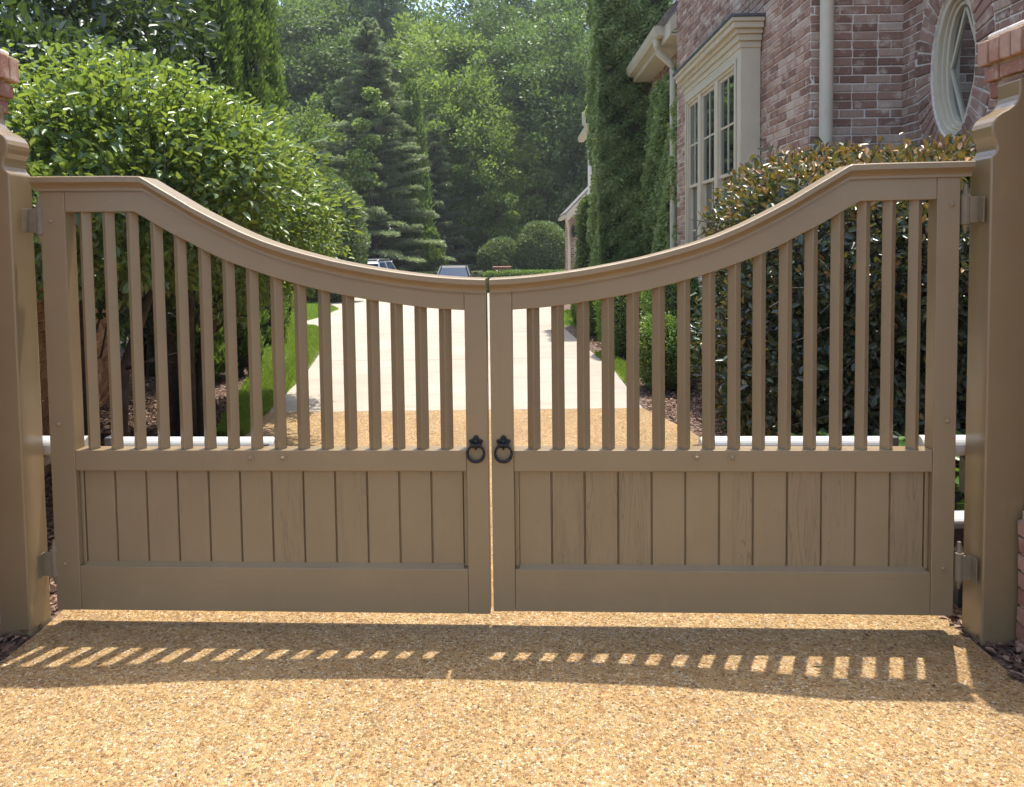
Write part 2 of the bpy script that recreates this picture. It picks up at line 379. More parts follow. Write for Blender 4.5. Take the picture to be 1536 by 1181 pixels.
sheet('aggregate_driveway', [(-8, -1.95, 1.76), (3.1, -1.93, 1.75), (3.6, -1.97, 1.72), (6.2, -2.2, 1.44), (7.07, -2.3, 1.2)], 'aggregate', .008)
concrete_edge = [(7.075, -2.3, 1.2), (9.0, -2.48, 1.22), (11, -2.78, 1.10), (12.4, -3.08, 1.02), (13.6, -3.3, .96), (14.4, -3.55, .94), (15.2, -3.95, .95), (15.9, -4.62, 1.0), (16.9, -4.62, 1.05), (18.4, -4.65, 1.1), (22.5, -5.1, 1.3), (26, -6.2, 1.9), (30, -7.5, 4.5), (38, -8.5, 6.5), (39.2, -8.5, 6.5)]
sheet('concrete_driveway', concrete_edge, 'concrete', .008)
def edge_x(y):
    ys_ = [r[0] for r in concrete_edge]; return np.interp(y, ys_, [r[1] for r in concrete_edge])
lawn_rows = [(6.2, -2.42, -2.2), (6.9, -2.62, -2.27), (8.3, -2.95, -2.42), (10, -3.35, -2.64), (11.8, -3.8, -2.96), (13.6, -4.3, -3.31), (14.4, -4.5, -3.56), (15.2, -4.7, -3.96), (15.8, -4.9, -4.6), (16.9, -5.1, -4.63), (18.4, -5.5, -4.66), (22.5, -6.6, -5.11), (26, -8.0, -6.21), (31, -10, -7.9)]
sheet('lawn', lawn_rows, 'turf', .004)
sheet('lawn_verge', [(8.2, 1.235, 1.36), (9.6, 1.20, 1.42), (10.6, 1.13, 1.34)], 'turf', .004)
sheet('lawn_strip', [(14.6, .96, 1.35), (16, 1.01, 1.8), (20, 1.2, 1.9)], 'turf', .004)
def strip_points(rows, n, bias=1.5):
    ysr = np.array([r[0] for r in rows]); a = np.array([r[1] for r in rows]); b = np.array([r[2] for r in rows])
    ysr = ysr * GS; a = a * GS; b = b * GS; t = R.random(n) ** bias; y = ysr[0] + (ysr[-1] - ysr[0]) * t
    u = R.random(n); x = np.interp(y, ysr, a) * (1 - u) + np.interp(y, ysr, b) * u
    z = np.array([gz(q) for q in y]); return np.stack([x, y, z + .012], 1)
P = np.concatenate([strip_points(lawn_rows, 90000), strip_points([(8.2, 1.235, 1.36), (9.6, 1.20, 1.42), (10.6, 1.13, 1.34)], 3000, 1), strip_points([(14.6, .96, 1.35), (16, 1.01, 1.8), (20, 1.2, 1.9)], 5000, 1)])
n = len(P); D = R.normal(size=(n, 3)) * .35 + np.array([0, 0, 1.0])
g = leaves('grass', P, D, rdir(n), R.uniform(.035, .075, n), R.random(n) * .7 + R.random(n) * .3, 'grass', width=.16, simple=True)
tag(g, 'short bright green lawn grass curving along the left edge of the drive', 'grass', kind='stuff')
# mulch chips
def chips(regions):
    Ps = []
    for (x0, x1, y0, y1, n) in regions:
        Ps.append(np.stack([R.uniform(x0, x1, n), R.uniform(y0, y1, n), R.uniform(.0, .018, n)], 1))
    P = np.concatenate(Ps); P[:, 2] += np.array([gz(q) for q in P[:, 1]])
    # keep off the drive and lawn
    x = P[:, 0] / GS; y = P[:, 1] / GS
    li = np.interp(y, [3.1, 6.2] + [r[0] for r in lawn_rows[1:]], [-1.95, -2.35] + [r[1] for r in lawn_rows[1:]])
    ri = np.interp(y, [3.1, 6.2, 7.07, 8.2, 9.6, 10.6, 13.6, 16], [1.76, 1.46, 1.24, 1.37, 1.42, 1.36, 1.0, 1.8])
    k = (x < li - R.uniform(-.02, .05, len(x))) | (x > ri + R.uniform(-.03, .05, len(x)))
    return P[k]
P = chips([(-5, -2.0, 3.2, 8, 26000), (-6, -2.6, 8, 20, 26000), (1.4, 3.2, 2.9, 6.2, 9000), (1.2, 2.4, 6, 20, 22000), (-2.6, -1.9, 1.8, 3.2, 4500), (1.7, 2.4, 1.8, 3.0, 4500)])
n = len(P)
D = R.normal(size=(n, 3)) * np.array([1, 1, .35]); Nn = np.array([0, 0, 1.0]) + R.normal(size=(n, 3)) * .35
ch = leaves('mulch', P, D, Nn, R.uniform(.02, .06, n), R.random(n), 'chip', width=.45, fold=.08, simple=True)
tag(ch, 'reddish brown bark mulch in the beds on both sides of the drive', 'mulch', kind='stuff')
# twigs and leaf litter on the near drive
n = 90
P = np.stack([R.uniform(-1.9, 1.7, n), R.uniform(2.0, 7, n), np.full(n, .012)], 1); D = R.normal(size=(n, 3)) * np.array([1, 1, .1])
k = leaves('leaf_litter', P, D, np.tile([0, 0, 1.0], (n, 1)) + R.normal(size=(n, 3)) * .2, np.where(R.random(n) < .15, R.uniform(.028, .042, n), R.uniform(.008, .024, n)), R.random(n) * .5, 'chip', width=.5, simple=True)
tag(k, 'tiny dry leaf scraps scattered over the pebbly drive', 'leaf litter', kind='stuff')

# ------------------------------------------------------------------ gate
PL = Vector((-1.918, 3.16)); PR = Vector((1.74, 2.99)); gang = math.atan2(PR.y - PL.y, PR.x - PL.x)
TH = .072            # leaf thickness; local x along the gate, y away from the camera
arch_top = [(-.03, 1.822), (.423, 1.818), (.50, 1.77), (.545, 1.744), (.64, 1.686), (.735, 1.636), (.83, 1.589), (.925, 1.549), (1.02, 1.517), (1.116, 1.490), (1.21, 1.466), (1.306, 1.446), (1.40, 1.429), (1.468, 1.418), (1.55, 1.407), (1.63, 1.398), (1.72, 1.391), (1.815, 1.387)]
arch_bot = [(.087, 1.702), (.376, 1.699), (.43, 1.668), (.471, 1.643), (.53, 1.608), (.594, 1.576), (.67, 1.534), (.758, 1.493), (.84, 1.462), (.921, 1.434), (1.0, 1.409), (1.1, 1.381), (1.2, 1.357), (1.33, 1.331), (1.45, 1.312), (1.574, 1.295), (1.65, 1.289), (1.726, 1.284)]
def xz_at(poly, x): return float(np.interp(x, [p[0] for p in poly], [p[1] for p in poly]))
def gate_leaf(mirror, label, group):
    W = 1.835 if mirror else 1.815
    top = [(p[0], p[1]) for p in arch_top]; bot = [(p[0], p[1]) for p in arch_bot]
    st_out = (-.018 if not mirror else 0.0, .087); st_in = (1.726, 1.815)
    if mirror:
        u0 = 1.828; W2 = 3.668 - u0; s = W2 / 1.815
        mx = lambda x: 3.668 - x * s
    else: mx = lambda x: x
    loc = PL if True else PL
    root = empty('driveway_gate', (PL.x, PL.y, .05), gang, label, 'gate', group)
    def X(a, b): a, b = mx(a), mx(b); return (min(a, b), max(a, b))
    Z0 = .03 if not mirror else .042
    def stile(x0, x1, zt0, zt1):
        mb = MB(); a, b = mx(x0), mx(x1)
        if a > b: a, b, zt0, zt1 = b, a, zt1, zt0
        mb.hexa([(a, 0, Z0), (b, 0, Z0), (b, TH, Z0), (a, TH, Z0), (a, 0, zt0), (b, 0, zt1), (b, TH, zt1), (a, TH, zt0)])
        return mb.build('stile', 'paint', root, bevel=.003)
    stile(*st_out, xz_at(top, 0) - .001, xz_at(top, .087) - .001); stile(*st_in, xz_at(top, 1.726) - .001, xz_at(top, 1.815) - .001)
    # arched rail between the stiles
    xs = np.linspace(.0875, 1.7255, 60)
    xs = sorted(set(list(xs) + [.423, .376]))
    v = []; f = []
    for x in xs:
        zt, zb = xz_at(top, x) - .001, xz_at(bot, x); q = mx(x)
        v += [(q, .001, zb), (q, TH - .001, zb), (q, TH - .001, zt), (q, .001, zt)]
    for i in range(len(xs) - 1):
        a = 4 * i; b = a + 4
        for k in range(4): f.append((a + k, a + (k + 1) % 4, b + (k + 1) % 4, b + k))
    f += [(0, 1, 2, 3), tuple(4 * (len(xs) - 1) + k for k in (3, 2, 1, 0))]
    mb = MB(); mb.v = v; mb.f = f; mb.c = [0] * len(v); mb.build('top_rail', 'paint_h', root, bevel=.003)
    # moulded cap following the arch: profile (y, dz)
    prof = [(-.012, -.034), (-.012, -.024), (-.017, -.016), (-.026, -.008), (-.034, -.002), (-.036, 0.0), (-.036, .020), (-.032, .024), (TH + .026, .024), (TH + .03, .02), (TH + .03, .002), (TH + .012, -.01), (TH + .004, -.022), (TH + .004, -.034), (TH + .0012, -.034), (TH + .0012, .001), (-.0012, .001), (-.0012, -.034)]
    xs = np.array([-.034, .0] + list(np.linspace(.05, .42, 5)) + [.4235] + list(np.linspace(.43, 1.8, 60)) + [1.815 if not mirror else 1.812])
    # rounded knee
    v = []; f = []; m = len(prof)
    tx = [p[0] for p in top]; tz = [p[1] for p in top]
    for x in xs:
        d = .012; z = (xz_at(top, x - d) + xz_at(top, x + d) + xz_at(top, x)) / 3 if x < 1.8 and x > .02 else xz_at(top, x)
        for (py, dz) in prof: v.append((mx(x), py, z + dz))
    for i in range(len(xs) - 1):
        for k in range(m): f.append((i * m + k, i * m + (k + 1) % m, (i + 1) * m + (k + 1) % m, (i + 1) * m + k))
    f += [tuple(range(m)), tuple((len(xs) - 1) * m + k for k in reversed(range(m)))]
    mb = MB(); mb.v = v; mb.f = f; mb.c = [0] * len(v); mb.build('cap_rail', 'paint_h', root)
    a, b = X(.0875, 1.7255)
    MB().box((a, .002, .625), (b, TH - .002, .712)).build('mid_rail', 'paint_h', root, bevel=.003)
    MB().box((a, .002, Z0), (b, TH - .002, .218)).build('bottom_rail', 'paint_h', root, bevel=.003)
    # tongue and groove boards, set back, with a stop bead round them
    mb = MB(); nb = 12; e0, e1 = a + .016, b - .016; w = (e1 - e0) / nb
    for i in range(nb):
        c0, c1 = e0 + i * w, e0 + (i + 1) * w; g_ = .0035; dv = random.uniform(-.0008, .0008)
        poly = [(c0, .040), (c0 + g_ * .35, .040), (c0 + g_ * 1.4, .030 + dv), (c1 - g_ * 1.4, .030 + dv), (c1 - g_ * .35, .040), (c1, .040), (c1, .052), (c0, .052)]
        mb.prism(poly, 'z', .2185, .6245, var=random.random())
    mb.build('panel', 'paint_board', root, var=True)
    mb = MB()
    for (p, q) in ((a, a + .0155), (b - .0155, b)): mb.box((p + .0003, .026, .2185), (q - .0003, .05, .6245))
    mb.prism([(.005, .2184), (.0395, .2184), (.0395, .231), (.030, .230)], 'x', a + .0165, b - .0165); mb.box((a + .017, .0285, .615), (b - .017, .0395, .6247))
    mb.build('panel_bead', 'paint_h', root, bevel=.002)
    # square pickets turned corner-on
    for i in range(16):
        x = .152 + i * (1.643 - .152) / 15; q = mx(x); h = .0272
        zt = xz_at(bot, x) + .006; zl = xz_at(bot, x - h) + .012; zr = xz_at(bot, x + h) + .012
        cy = .036
        P4 = [(q, cy - h), (q + h, cy), (q, cy + h), (q - h, cy)]
        j = random.uniform(-.0015, .0015)
        zz = [zt + .02] * 4
        MB().hexa([(p[0] + j, p[1], .708) for p in P4] + [(p[0] + j, p[1], z) for p, z in zip(P4, zz)]).build('picket', 'paint', root, bevel=.0025)
    # carriage bolt heads
    def bolt(x, z):
        q = mx(x); mb = MB()
        mb.tube([(q, -.002, z), (q, .0015, z)], [.018, .018], 18); mb.tube([(q, -.0085, z), (q, -.0075, z), (q, -.004, z), (q, 0, z)], [.001, .006, .0092, .0098], 14)
        mb.build('bolt_head', 'paint', root, smooth=False)
    for x, z in ((.026, 1.665), (.024, .822), (.024, .228), (.829, .679), (.966, .679)) if not mirror else ((.030, 1.682), (.034, .83), (.040, .236), (1.0, .682), (.86, .682)): bolt(x, z)
    # ring pull
    q = mx(1.766); pull = MB()
    poly = []
    for k in range(48):
        t = 2 * math.pi * k / 48; r = .026 + .0045 * math.cos(5 * (t - math.pi / 2)) + (.004 if math.sin(t) > 0.8 else 0)
        poly.append((q + r * math.cos(t) * 1.0, .745 + r * .88 * math.sin(t)))
    pull.prism(poly, 'y', -.006, -.0003)
    pull.tube([(q - .016, -.016, .738), (q + .016, -.016, .738)], .0065, 10)
    for sx in (-1, 1): pull.tube([(q + sx * .018, -.012, .744), (q + sx * .018, -.02, .744)], [.0065, .004], 8)
    pull.tube([(q, -.006, .752), (q, -.014, .752), (q, -.018, .752)], [.011, .009, .003], 12)
    pull.tube([(q, -.014, .728), (q, -.020, .724), (q, -.014, .719)], [.006, .006, .003], 8)
    plate = pull.build('pull_plate', 'black_iron', root, bevel=.0015)
    ring = MB(); tilt = .10
    pts = []
    for k in range(41):
        t = 2 * math.pi * k / 40 + math.pi / 2
        z = .7385 - .034 + .034 * math.sin(t); pts.append((q + .0335 * math.cos(t), -.0165 + (z - .7385) * -.0 - .002, z))
    rr = [.0052 + .0016 * (abs(k - 20) < 9) for k in range(41)]
    ring.tube(pts, rr, 10, cap=False).build('pull_ring', 'black_iron', plate, smooth=True)
    # hinges
    for z in ((1.668, .232) if not mirror else (1.66, .243)):
        hm = MB(); q0 = mx(-.022); sg = -1 if not mirror else 1
        hm.tube([(q0 - .0 * sg, .006, z - .092), (q0, .006, z - .058), (q0, .006, z - .056), (q0, .006, z + .056), (q0, .006, z + .058), (q0, .006, z + .10)], [.004, .013, .0185, .0185, .013, .007], 14)
        hm.tube([(q0, .006, z - .0015), (q0, .006, z + .0015)], [.0195, .0195], 14)
        xa, xb = mx(-.022), mx(.001)
        hm.box((min(xa, xb), .020, z - .05), (max(xa, xb), .030, z - .004))
        hg = hm.build('hinge', 'hinge', root, bevel=.001)
        pm = MB(); xa, xb = mx(-.028), mx(-.028 - (.034 if not mirror else .036))
        pm.box((min(xa, xb), -.014, z - .05), (max(xa, xb), -.002, z + .05)).box((max(xa, xb) - .004 if mirror else min(xa, xb), -.05, z - .048), (max(xa, xb) if mirror else min(xa, xb) + .004, -.0145, z + .048))
        pm.build('hinge_strap', 'hinge', hg, bevel=.0015)
    # operator lug on the back
    return root
gl = gate_leaf(False, 'taupe wooden driveway gate, left leaf, hinged on the post in front of the bright shrubs', 'pair of arched driveway gates')
gr = gate_leaf(True, 'taupe wooden driveway gate, right leaf, hinged on the post by the glossy hedge', 'pair of arched driveway gates')

# ------------------------------------------------------------------ gate posts
prof = [(0, -.08), (0, 1.855), (-.006, 1.862), (-.016, 1.872), (-.021, 1.885), (-.021, 1.90), (-.016, 1.918), (-.006, 1.936), (-.001, 1.955), (0, 1.972), (-.005, 1.99), (-.018, 2.008), (-.040, 2.024), (-.065, 2.036), (-.086, 2.052), (-.097, 2.07), (-.102, 2.09), (-.102, 2.15)]
def gate_post(xi, y0, y1, width, sgn, label):
    # sgn +1: post lies to +x of its inner face
    o = empty('gate_post', (xi, y0, .05), 0, label, 'gate post', 'posts of the driveway gate')
    pr = []
    for i in range(len(prof)): pr.append(prof[i])
    poly = [(-d * sgn, z) for d, z in pr] + [(width * sgn, 2.15), (width * sgn, -.08)]
    mb = MB(); mb.prism(poly, 'y', 0, y1 - y0)
    b = mb.build('post_body', 'paint_post', o, bevel=.007, seg=3)
    return o
gate_post(-2.005, 3.085, 3.23, .13, -1, 'taupe timber gate post with scrolled top, carrying the left gate leaf')
gate_post(1.822, 2.925, 3.06, .158, 1, 'taupe timber gate post with scrolled top, carrying the right gate leaf')

# ------------------------------------------------------------------ bricks
BL, BH, MJ = .194, .0575, .0105
def brick_face(mb, o, U, N, length, height, hole=None, cut=None, z0=0.0, proud=.008, jit=.0022, bl=BL, off0=0.0, deep=.03, rag=True, bh=BH, mj=MJ):
    """running bond on a vertical face: o origin, U unit direction along the wall, N outward normal"""
    def put(a, b, z):
        if hole and hole((a + b) / 2, z + bh / 2, a, b): return
        pr = proud + random.uniform(-.003, .0035); dz = random.uniform(-.0015, .0015); pts = []
        for (zz) in (z + dz, z + bh + dz):
            for (uu, nn) in ((a, pr), (b, pr), (b, -deep), (a, -deep)):
                p = o + U * (uu + random.uniform(-jit, jit)) + N * (nn + (random.uniform(-jit, jit) if nn > 0 else 0)); p.z += zz + random.uniform(-jit, jit); pts.append(p)
        mb.hexa(pts, random.random())
    rows = int(height / (bh + mj)); U = Vector((*U, 0)); N = Vector((*N, 0)); o = Vector(o)
    for r in range(rows):
        z = z0 + r * (bh + mj) + mj; x = -((r % 2) * (bl + mj) / 2) + off0
        while x < length:
            hl = bl if random.random() > .07 else bl * .5
            a, b = max(x, 0), min(x + hl, length); x += hl + mj
            if b - a < .03: continue
            segs = [(a, b)]
            if cut:
                c = cut(z + bh / 2)
                if c: segs = [(p, q) for p, q in ((a, min(b, c[0])), (max(a, c[1]), b)) if q - p > .012]
            for a, b in segs: put(a, b, z)
    return mb

def pier(x0, x1, y0, y1, label):
    o = empty('brick_pier', ((x0 + x1) / 2, (y0 + y1) / 2, .05), 0, label, 'brick pier', 'brick piers beside the gate')
    cx, cy = (x0 + x1) / 2, (y0 + y1) / 2
    mb = MB(); e = .004
    def ring(z, h, px, vert=False):
        a0, a1, b0, b1 = x0 - px - cx, x1 + px - cx, y0 - px - cy, y1 + px - cy
        w = .0575 if vert else BL
        for (A, B, fixed, along) in ((a0, a1, b0, 'x'), (a0, a1, b1, 'x'), (b0, b1, a0, 'y'), (b0, b1, a1, 'y')):
            n = max(1, round((B - A) / (w + MJ))); s = (B - A) / n
            off = 0 if vert or random.random() < .5 else .5
            k = -off
            while k < n:
                p, q = max(A, A + k * s + MJ / 2), min(B, A + (k + 1) * s - MJ / 2); k += 1
                if q - p < .02: continue
                sg = 1 if fixed in (b1, a1) else -1
                d0, d1 = sorted((fixed + sg * random.uniform(-.002, .003), fixed - sg * .06))
                if along == 'x': mb.box((p, d0, z), (q, d1, z + h), random.random(), .0025)
                else: mb.box((d0, p, z), (d1, q, z + h), random.random(), .0025)
    z = -.068
    while z < 2.10: ring(z + MJ, BH, 0); z += BH + MJ
    ring(z + MJ, BH, .012); z += BH + MJ
    ring(z + MJ, BH, .024); z += BH + MJ
    ring(z + MJ, .10, .045, True); z += .10 + MJ
    mb.build('brickwork', 'brick_pier', o, bevel=.006, seg=2, var=True)
    m2 = MB().box((x0 + .006 - cx, y0 + .006 - cy, -.08), (x1 - .006 - cx, y1 - .006 - cy, 2.16))
    m2.box((x0 - .004 - cx, y0 - .004 - cy, 2.16), (x1 + .004 - cx, y1 + .004 - cy, 2.235)); m2.box((x0 - .014 - cx, y0 - .014 - cy, 2.235), (x1 + .014 - cx, y1 + .014 - cy, 2.295))
    m2.box((x0 - .034 - cx, y0 - .034 - cy, 2.295), (x1 + .034 - cx, y1 + .034 - cy, z + .004))
    m2.build('mortar_core', 'mortar_warm', o)
    m3 = MB().box((x0 - .02 - cx, y0 - .02 - cy, z + .004), (x1 + .02 - cx, y1 + .02 - cy, z + .03)); m3.build('mortar_wash', 'mortar', o, bevel=.01)
    return o
pier(-2.74, -2.124, 2.64, 3.26, 'corbelled red brick pier behind the left gate post')
rp = pier(1.985, 2.6, 2.50, 3.18, 'corbelled red brick pier behind the right gate post, at the right edge')
mb = MB(); cx_, cy_2 = rp.location.x, rp.location.y
brick_face(mb, (1.95 - cx_, 2.905 - cy_2, -.08), (0, -1), (-1, 0), .6, .58, jit=.003); brick_face(mb, (2.6 - cx_, 2.905 - cy_2, -.08), (-1, 0), (0, 1), .65, .58)
mb.build('plinth_bricks', 'brick_pier', rp, bevel=.004, var=True); MB().box((1.955 - cx_, 2.3 - cy_2, -.1), (1.984 - cx_, 2.90 - cy_2, .50)).build('plinth_core', 'mortar_warm', rp)
# low plinth of brick beside the right pier is its footing course
def garden_wall():
    a = Vector((-2.55, 3.27)); b = Vector((-4.5, 8.6)); L = (b - a).length; U = (b - a) / L; N = Vector((-U.y, U.x)) * -1
    o = empty('garden_wall', (0, 0, 0), 0, 'low orange brick garden wall running back behind the shrubs on the left', 'wall')
    mb = MB(); brick_face(mb, (a.x, a.y, 0), (U.x, U.y), (N.x, N.y), L, 1.26)
    # brick-on-edge coping
    k = 0.0
    while k < L:
        p = a + U * k; q = a + U * (k + .06); pts = []
        for zz in (1.265, 1.36):
            for (r, nn) in ((p, .02), (q, .02), (q, -.24), (p, -.24)):
                w = r + N * nn; pts.append((w.x + random.uniform(-.002, .002), w.y + random.uniform(-.002, .002), zz + random.uniform(-.002, .002)))
        mb.hexa(pts, random.random()); k += .07
    mb.build('brickwork', 'brick_garden', o, bevel=.004, var=True)
    c = MB(); pts = []
    for zz in (0, 1.345):
        for (r, nn) in ((a, 0), (b, 0), (b, -.2), (a, -.2)):
            w = r + N * nn; pts.append((w.x, w.y, zz))
    c.hexa(pts).build('mortar_core', 'mortar_warm', o)
garden_wall()

# ------------------------------------------------------------------ house
house = empty('brick_house', (3.5, 9, 0), 0, 'large rose brick house with cream bay window and oval window on the right', 'house')
house.location = (0, 0, .05)
XB, YC, XR, YE = 2.40, 6.20, 3.14, 11.1       # outer corner, front wall, inner corner, end of wing
m = MB()
m.box((XB, YC, -.1), (8, YE, 7.0)); m.build('wall', 'mortar', house)
ovc = (5.50, 2.78); ova, ovb = .285, .52     # oval opening in the wall facing the drive
# wall with the oval hole (x = XR), y 2.9..YC
def oval_wall():
    n = 64; y0, y1, z0, z1 = 3.3, YC, 0.0, 6.0; v = []; f = []
    for k in range(n):
        t = 2 * math.pi * k / n; c, s = math.cos(t), math.sin(t)
        v.append((XR, ovc[0] + ova * c, ovc[1] + ovb * s))
        tt = min(((y1 - ovc[0]) / c if c > 1e-6 else (y0 - ovc[0]) / c if c < -1e-6 else 1e9), ((z1 - ovc[1]) / s if s > 1e-6 else (z0 - ovc[1]) / s if s < -1e-6 else 1e9))
        v.append((XR, ovc[0] + tt * c, ovc[1] + tt * s))
        v.append((XR + .16, ovc[0] + ova * c, ovc[1] + ovb * s))
    for k in range(n):
        j = (k + 1) % n; f.append((3 * k, 3 * k + 1, 3 * j + 1, 3 * j)); f.append((3 * k, 3 * j, 3 * j + 2, 3 * k + 2))
    make('wall', v, f, 'mortar', house)
    mb = MB()
    mb.box((XR, 3.3, 0), (8, 3.3 + .02, 6)); mb.box((XR + .001, 3.3, 5.999), (8, YC, 6.05)); mb.build('wall_return', 'mortar', house)
    def cut(z):
        A, B = ova + .208, ovb + .208; q = 1 - ((z - ovc[1]) / B) ** 2
        if q <= 0: return None
        w = A * math.sqrt(q); return (YC - ovc[0] - w, YC - ovc[0] + w)
    mb = MB(); brick_face(mb, (XR, YC, 0), (0, -1), (-1, 0), 2.7, 4.6, cut=cut)
    # rowlock ring, laid as wedges
    n = 46
    for k in range(n):
        t0 = 2 * math.pi * (k + .10) / n; t1 = 2 * math.pi * (k + .90) / n; pts = []
        pr = .014 + random.uniform(-.004, .004); ex = random.uniform(-.006, .006)
        for (x) in (XR - pr, XR + .14):
            for (t, r) in ((t0, 0.004), (t1, 0.004), (t1, .195 + ex), (t0, .195 + ex)):
                pts.append((x + random.uniform(-.002, .002), ovc[0] + (ova + r) * math.cos(t), ovc[1] + (ovb + r) * math.sin(t) + random.uniform(-.002, .002)))
        mb.hexa(pts, random.random() * .7)
    mb.build('oval_wall_bricks', 'brick_house', house, bevel=.004, var=True, seg=1)
oval_wall()
mb = MB()
brick_face(mb, (XB, YC, 0), (0, 1), (-1, 0), YE - YC, 5.6)
brick_face(mb, (XR, YC, 0), (-1, 0), (0, -1), XR - XB - .004, 4.3, proud=.0085)
mb.build('wing_bricks', 'brick_house', house, bevel=.004, var=True, seg=1)
# oval window: frame rings, lattice, pane
def oval_ring(mb, a0, b0, w, x0, x1, n=64, var=.5):
    n0 = len(mb.v)
    for k in range(n):
        t = 2 * math.pi * k / n; c, s = math.cos(t), math.sin(t)
        for (x, q) in ((x0, 0), (x0, -w), (x1, -w), (x1, 0)): mb.v.append((x, ovc[0] + (a0 + q) * c, ovc[1] + (b0 + q) * s)); mb.c.append(var)
    for k in range(n):
        j = (k + 1) % n
        for i in range(4): mb.f.append((n0 + 4 * k + i, n0 + 4 * k + (i + 1) % 4, n0 + 4 * j + (i + 1) % 4, n0 + 4 * j + i))
fr = MB(); oval_ring(fr, ova - .002, ovb - .002, .05, XR + .015, XR + .13); oval_ring(fr, ova - .053, ovb - .053, .022, XR + .045, XR + .13); oval_ring(fr, ova - .077, ovb - .077, .03, XR + .065, XR + .13)
fo = fr.build('oval_window', 'cream', house, smooth=False, bevel=.003)
lt = MB()
def bar(p, q, w=.022):
    (y0, z0), (y1, z1) = p, q; d = Vector((y1 - y0, z1 - z0)).normalized(); nrm = Vector((-d.y, d.x)) * w / 2; pts = []
    for x in (XR + .085, XR + .115):
        for (y, z, s_) in ((y0, z0, -1), (y1, z1, -1), (y1, z1, 1), (y0, z0, 1)): pts.append((x, y + nrm.x * s_, z + nrm.y * s_))
    lt.hexa(pts)
iy, iz = ova - .107, ovb - .107; cy_, cz_ = ovc
for (p, q) in (((cy_ - iy, cz_), (cy_, cz_ + iz)), ((cy_, cz_ + iz), (cy_ + iy, cz_)), ((cy_ + iy, cz_), (cy_, cz_ - iz)), ((cy_, cz_ - iz), (cy_ - iy, cz_)), ):
    bar(p, q)
lt.build('lattice', 'cream', fo)
v = [(XR + .10, ovc[0] + (ova - .1) * math.cos(2 * math.pi * k / 48), ovc[1] + (ovb - .1) * math.sin(2 * math.pi * k / 48)) for k in range(48)]
make('pane', v, [tuple(range(48))], 'glass', fo)
MB().box((XR + .17, ovc[0] - .7, ovc[1] - .9), (XR + .19, ovc[0] + .7, ovc[1] + .9)).build('dark_backing', 'dark', fo)  # thin sheet behind the pane, coloured as the unlit room
# bay window
XV = 2.195; BY0, BY1 = 7.38, 9.72; BZ0, BZ1 = .95, 3.50
bay = MB()
# jambs, mullions, head, apron
wins = [(7.60, 8.20), (8.33, 8.93), (9.06, 9.58)]; wz0, wz1 = 1.12, 3.24
bay.box((XV, BY0, 0.3), (XB - .012, BY0 + .03, BZ1)); bay.box((XV, BY1 - .03, .3), (XB - .012, BY1, BZ1))
prev = BY0 + .0305
for (a, b) in wins + [(BY1 - .0305, None)]:
    bay.box((XV, prev, .3), (XV + .06, a, BZ1 - .001))
    if b: prev = b
for (a, b) in wins:
    bay.box((XV + .001, a + .0005, wz1), (XV + .059, b - .0005, BZ1 - .002)); bay.box((XV + .001, a + .0005, .3), (XV + .059, b - .0005, wz0))
    bay.box((XV - .025, a - .02, wz0 - .03), (XV - .0005, b + .02, wz0))
bo = bay.build('bay_window', 'cream', house, bevel=.004)
co = MB()
for (p0, z0, z1) in ((.012, 3.38, 3.44), (.035, 3.44, 3.50), (.06, 3.50, 3.545), (.095, 3.545, 3.60), (.115, 3.60, 3.64)):
    co.box((XV - p0, BY0 - p0, z0 + .0005), (XB - .01, BY1 + p0, z1))
# applied architrave
for (y0, y1, z0, z1) in ((7.50, 9.66, 3.27, 3.31), (7.50, 7.54, 1.0, 3.27), (9.62, 9.66, 1.0, 3.27)): co.box((XV - .014, y0, z0), (XV - .0006, y1, z1))
co.build('cornice', 'cream', bo, bevel=.006)
MB().box((XV - .13, BY0 - .13, 3.641), (XB - .01, BY1 + .13, 3.665)).build('lead_flashing', 'grey_metal', bo)
sash = MB(); pane = MB(); cur = MB()
for (a, b) in wins:
    zm = (wz0 + wz1) / 2 + .05
    def frame(z0, z1, x0, x1):
        t = .035
        sash.box((x0, a + .0005, z0), (x1, a + t, z1)); sash.box((x0, b - t, z0), (x1, b - .0005, z1)); sash.box((x0, a + t + .0003, z0), (x1, b - t - .0003, z0 + t)); sash.box((x0, a + t + .0003, z1 - t), (x1, b - t - .0003, z1))
        c = (a + b) / 2; sash.box((x0 + .006, c - .010, z0 + t), (x1 - .006, c + .010, z1 - t)); zc = (z0 + z1) / 2
        sash.box((x0 + .007, a + t, zc - .010), (x1 - .007, c - .0102, zc + .010)); sash.box((x0 + .007, c + .0102, zc - .010), (x1 - .007, b - t, zc + .010))
        xm = (x0 + x1) / 2; n = len(pane.v); pane.v += [(xm, a + t, z0 + t), (xm, b - t, z0 + t), (xm, b - t, z1 - t), (xm, a + t, z1 - t)]; pane.c += [0] * 4; pane.f.append((n, n + 1, n + 2, n + 3))
    frame(zm - .02, wz1 - .0005, XV + .022, XV + .052); frame(wz0 + .0005, zm + .02, XV + .053, XV + .083)
    # pleated curtain drawn part-way
    for k in range(5):
        y = b - .04 - k * .042
        cur.box((XV + .12 + (k % 2) * .012, y - .04, wz0), (XV + .15 + (k % 2) * .012, y, wz1))
sash.build('sash', 'cream', bo, bevel=.002); make('pane', pane.v, pane.f, 'glass', bo); cur.build('curtain', 'blind', bo, bevel=.008)
MB().box((XB - .011, BY0 + .031, .4), (XB - .0095, BY1 - .031, 3.37)).build('dark_backing', 'dark', bo)  # sheet on the wall behind the bay, room darkness in its colour
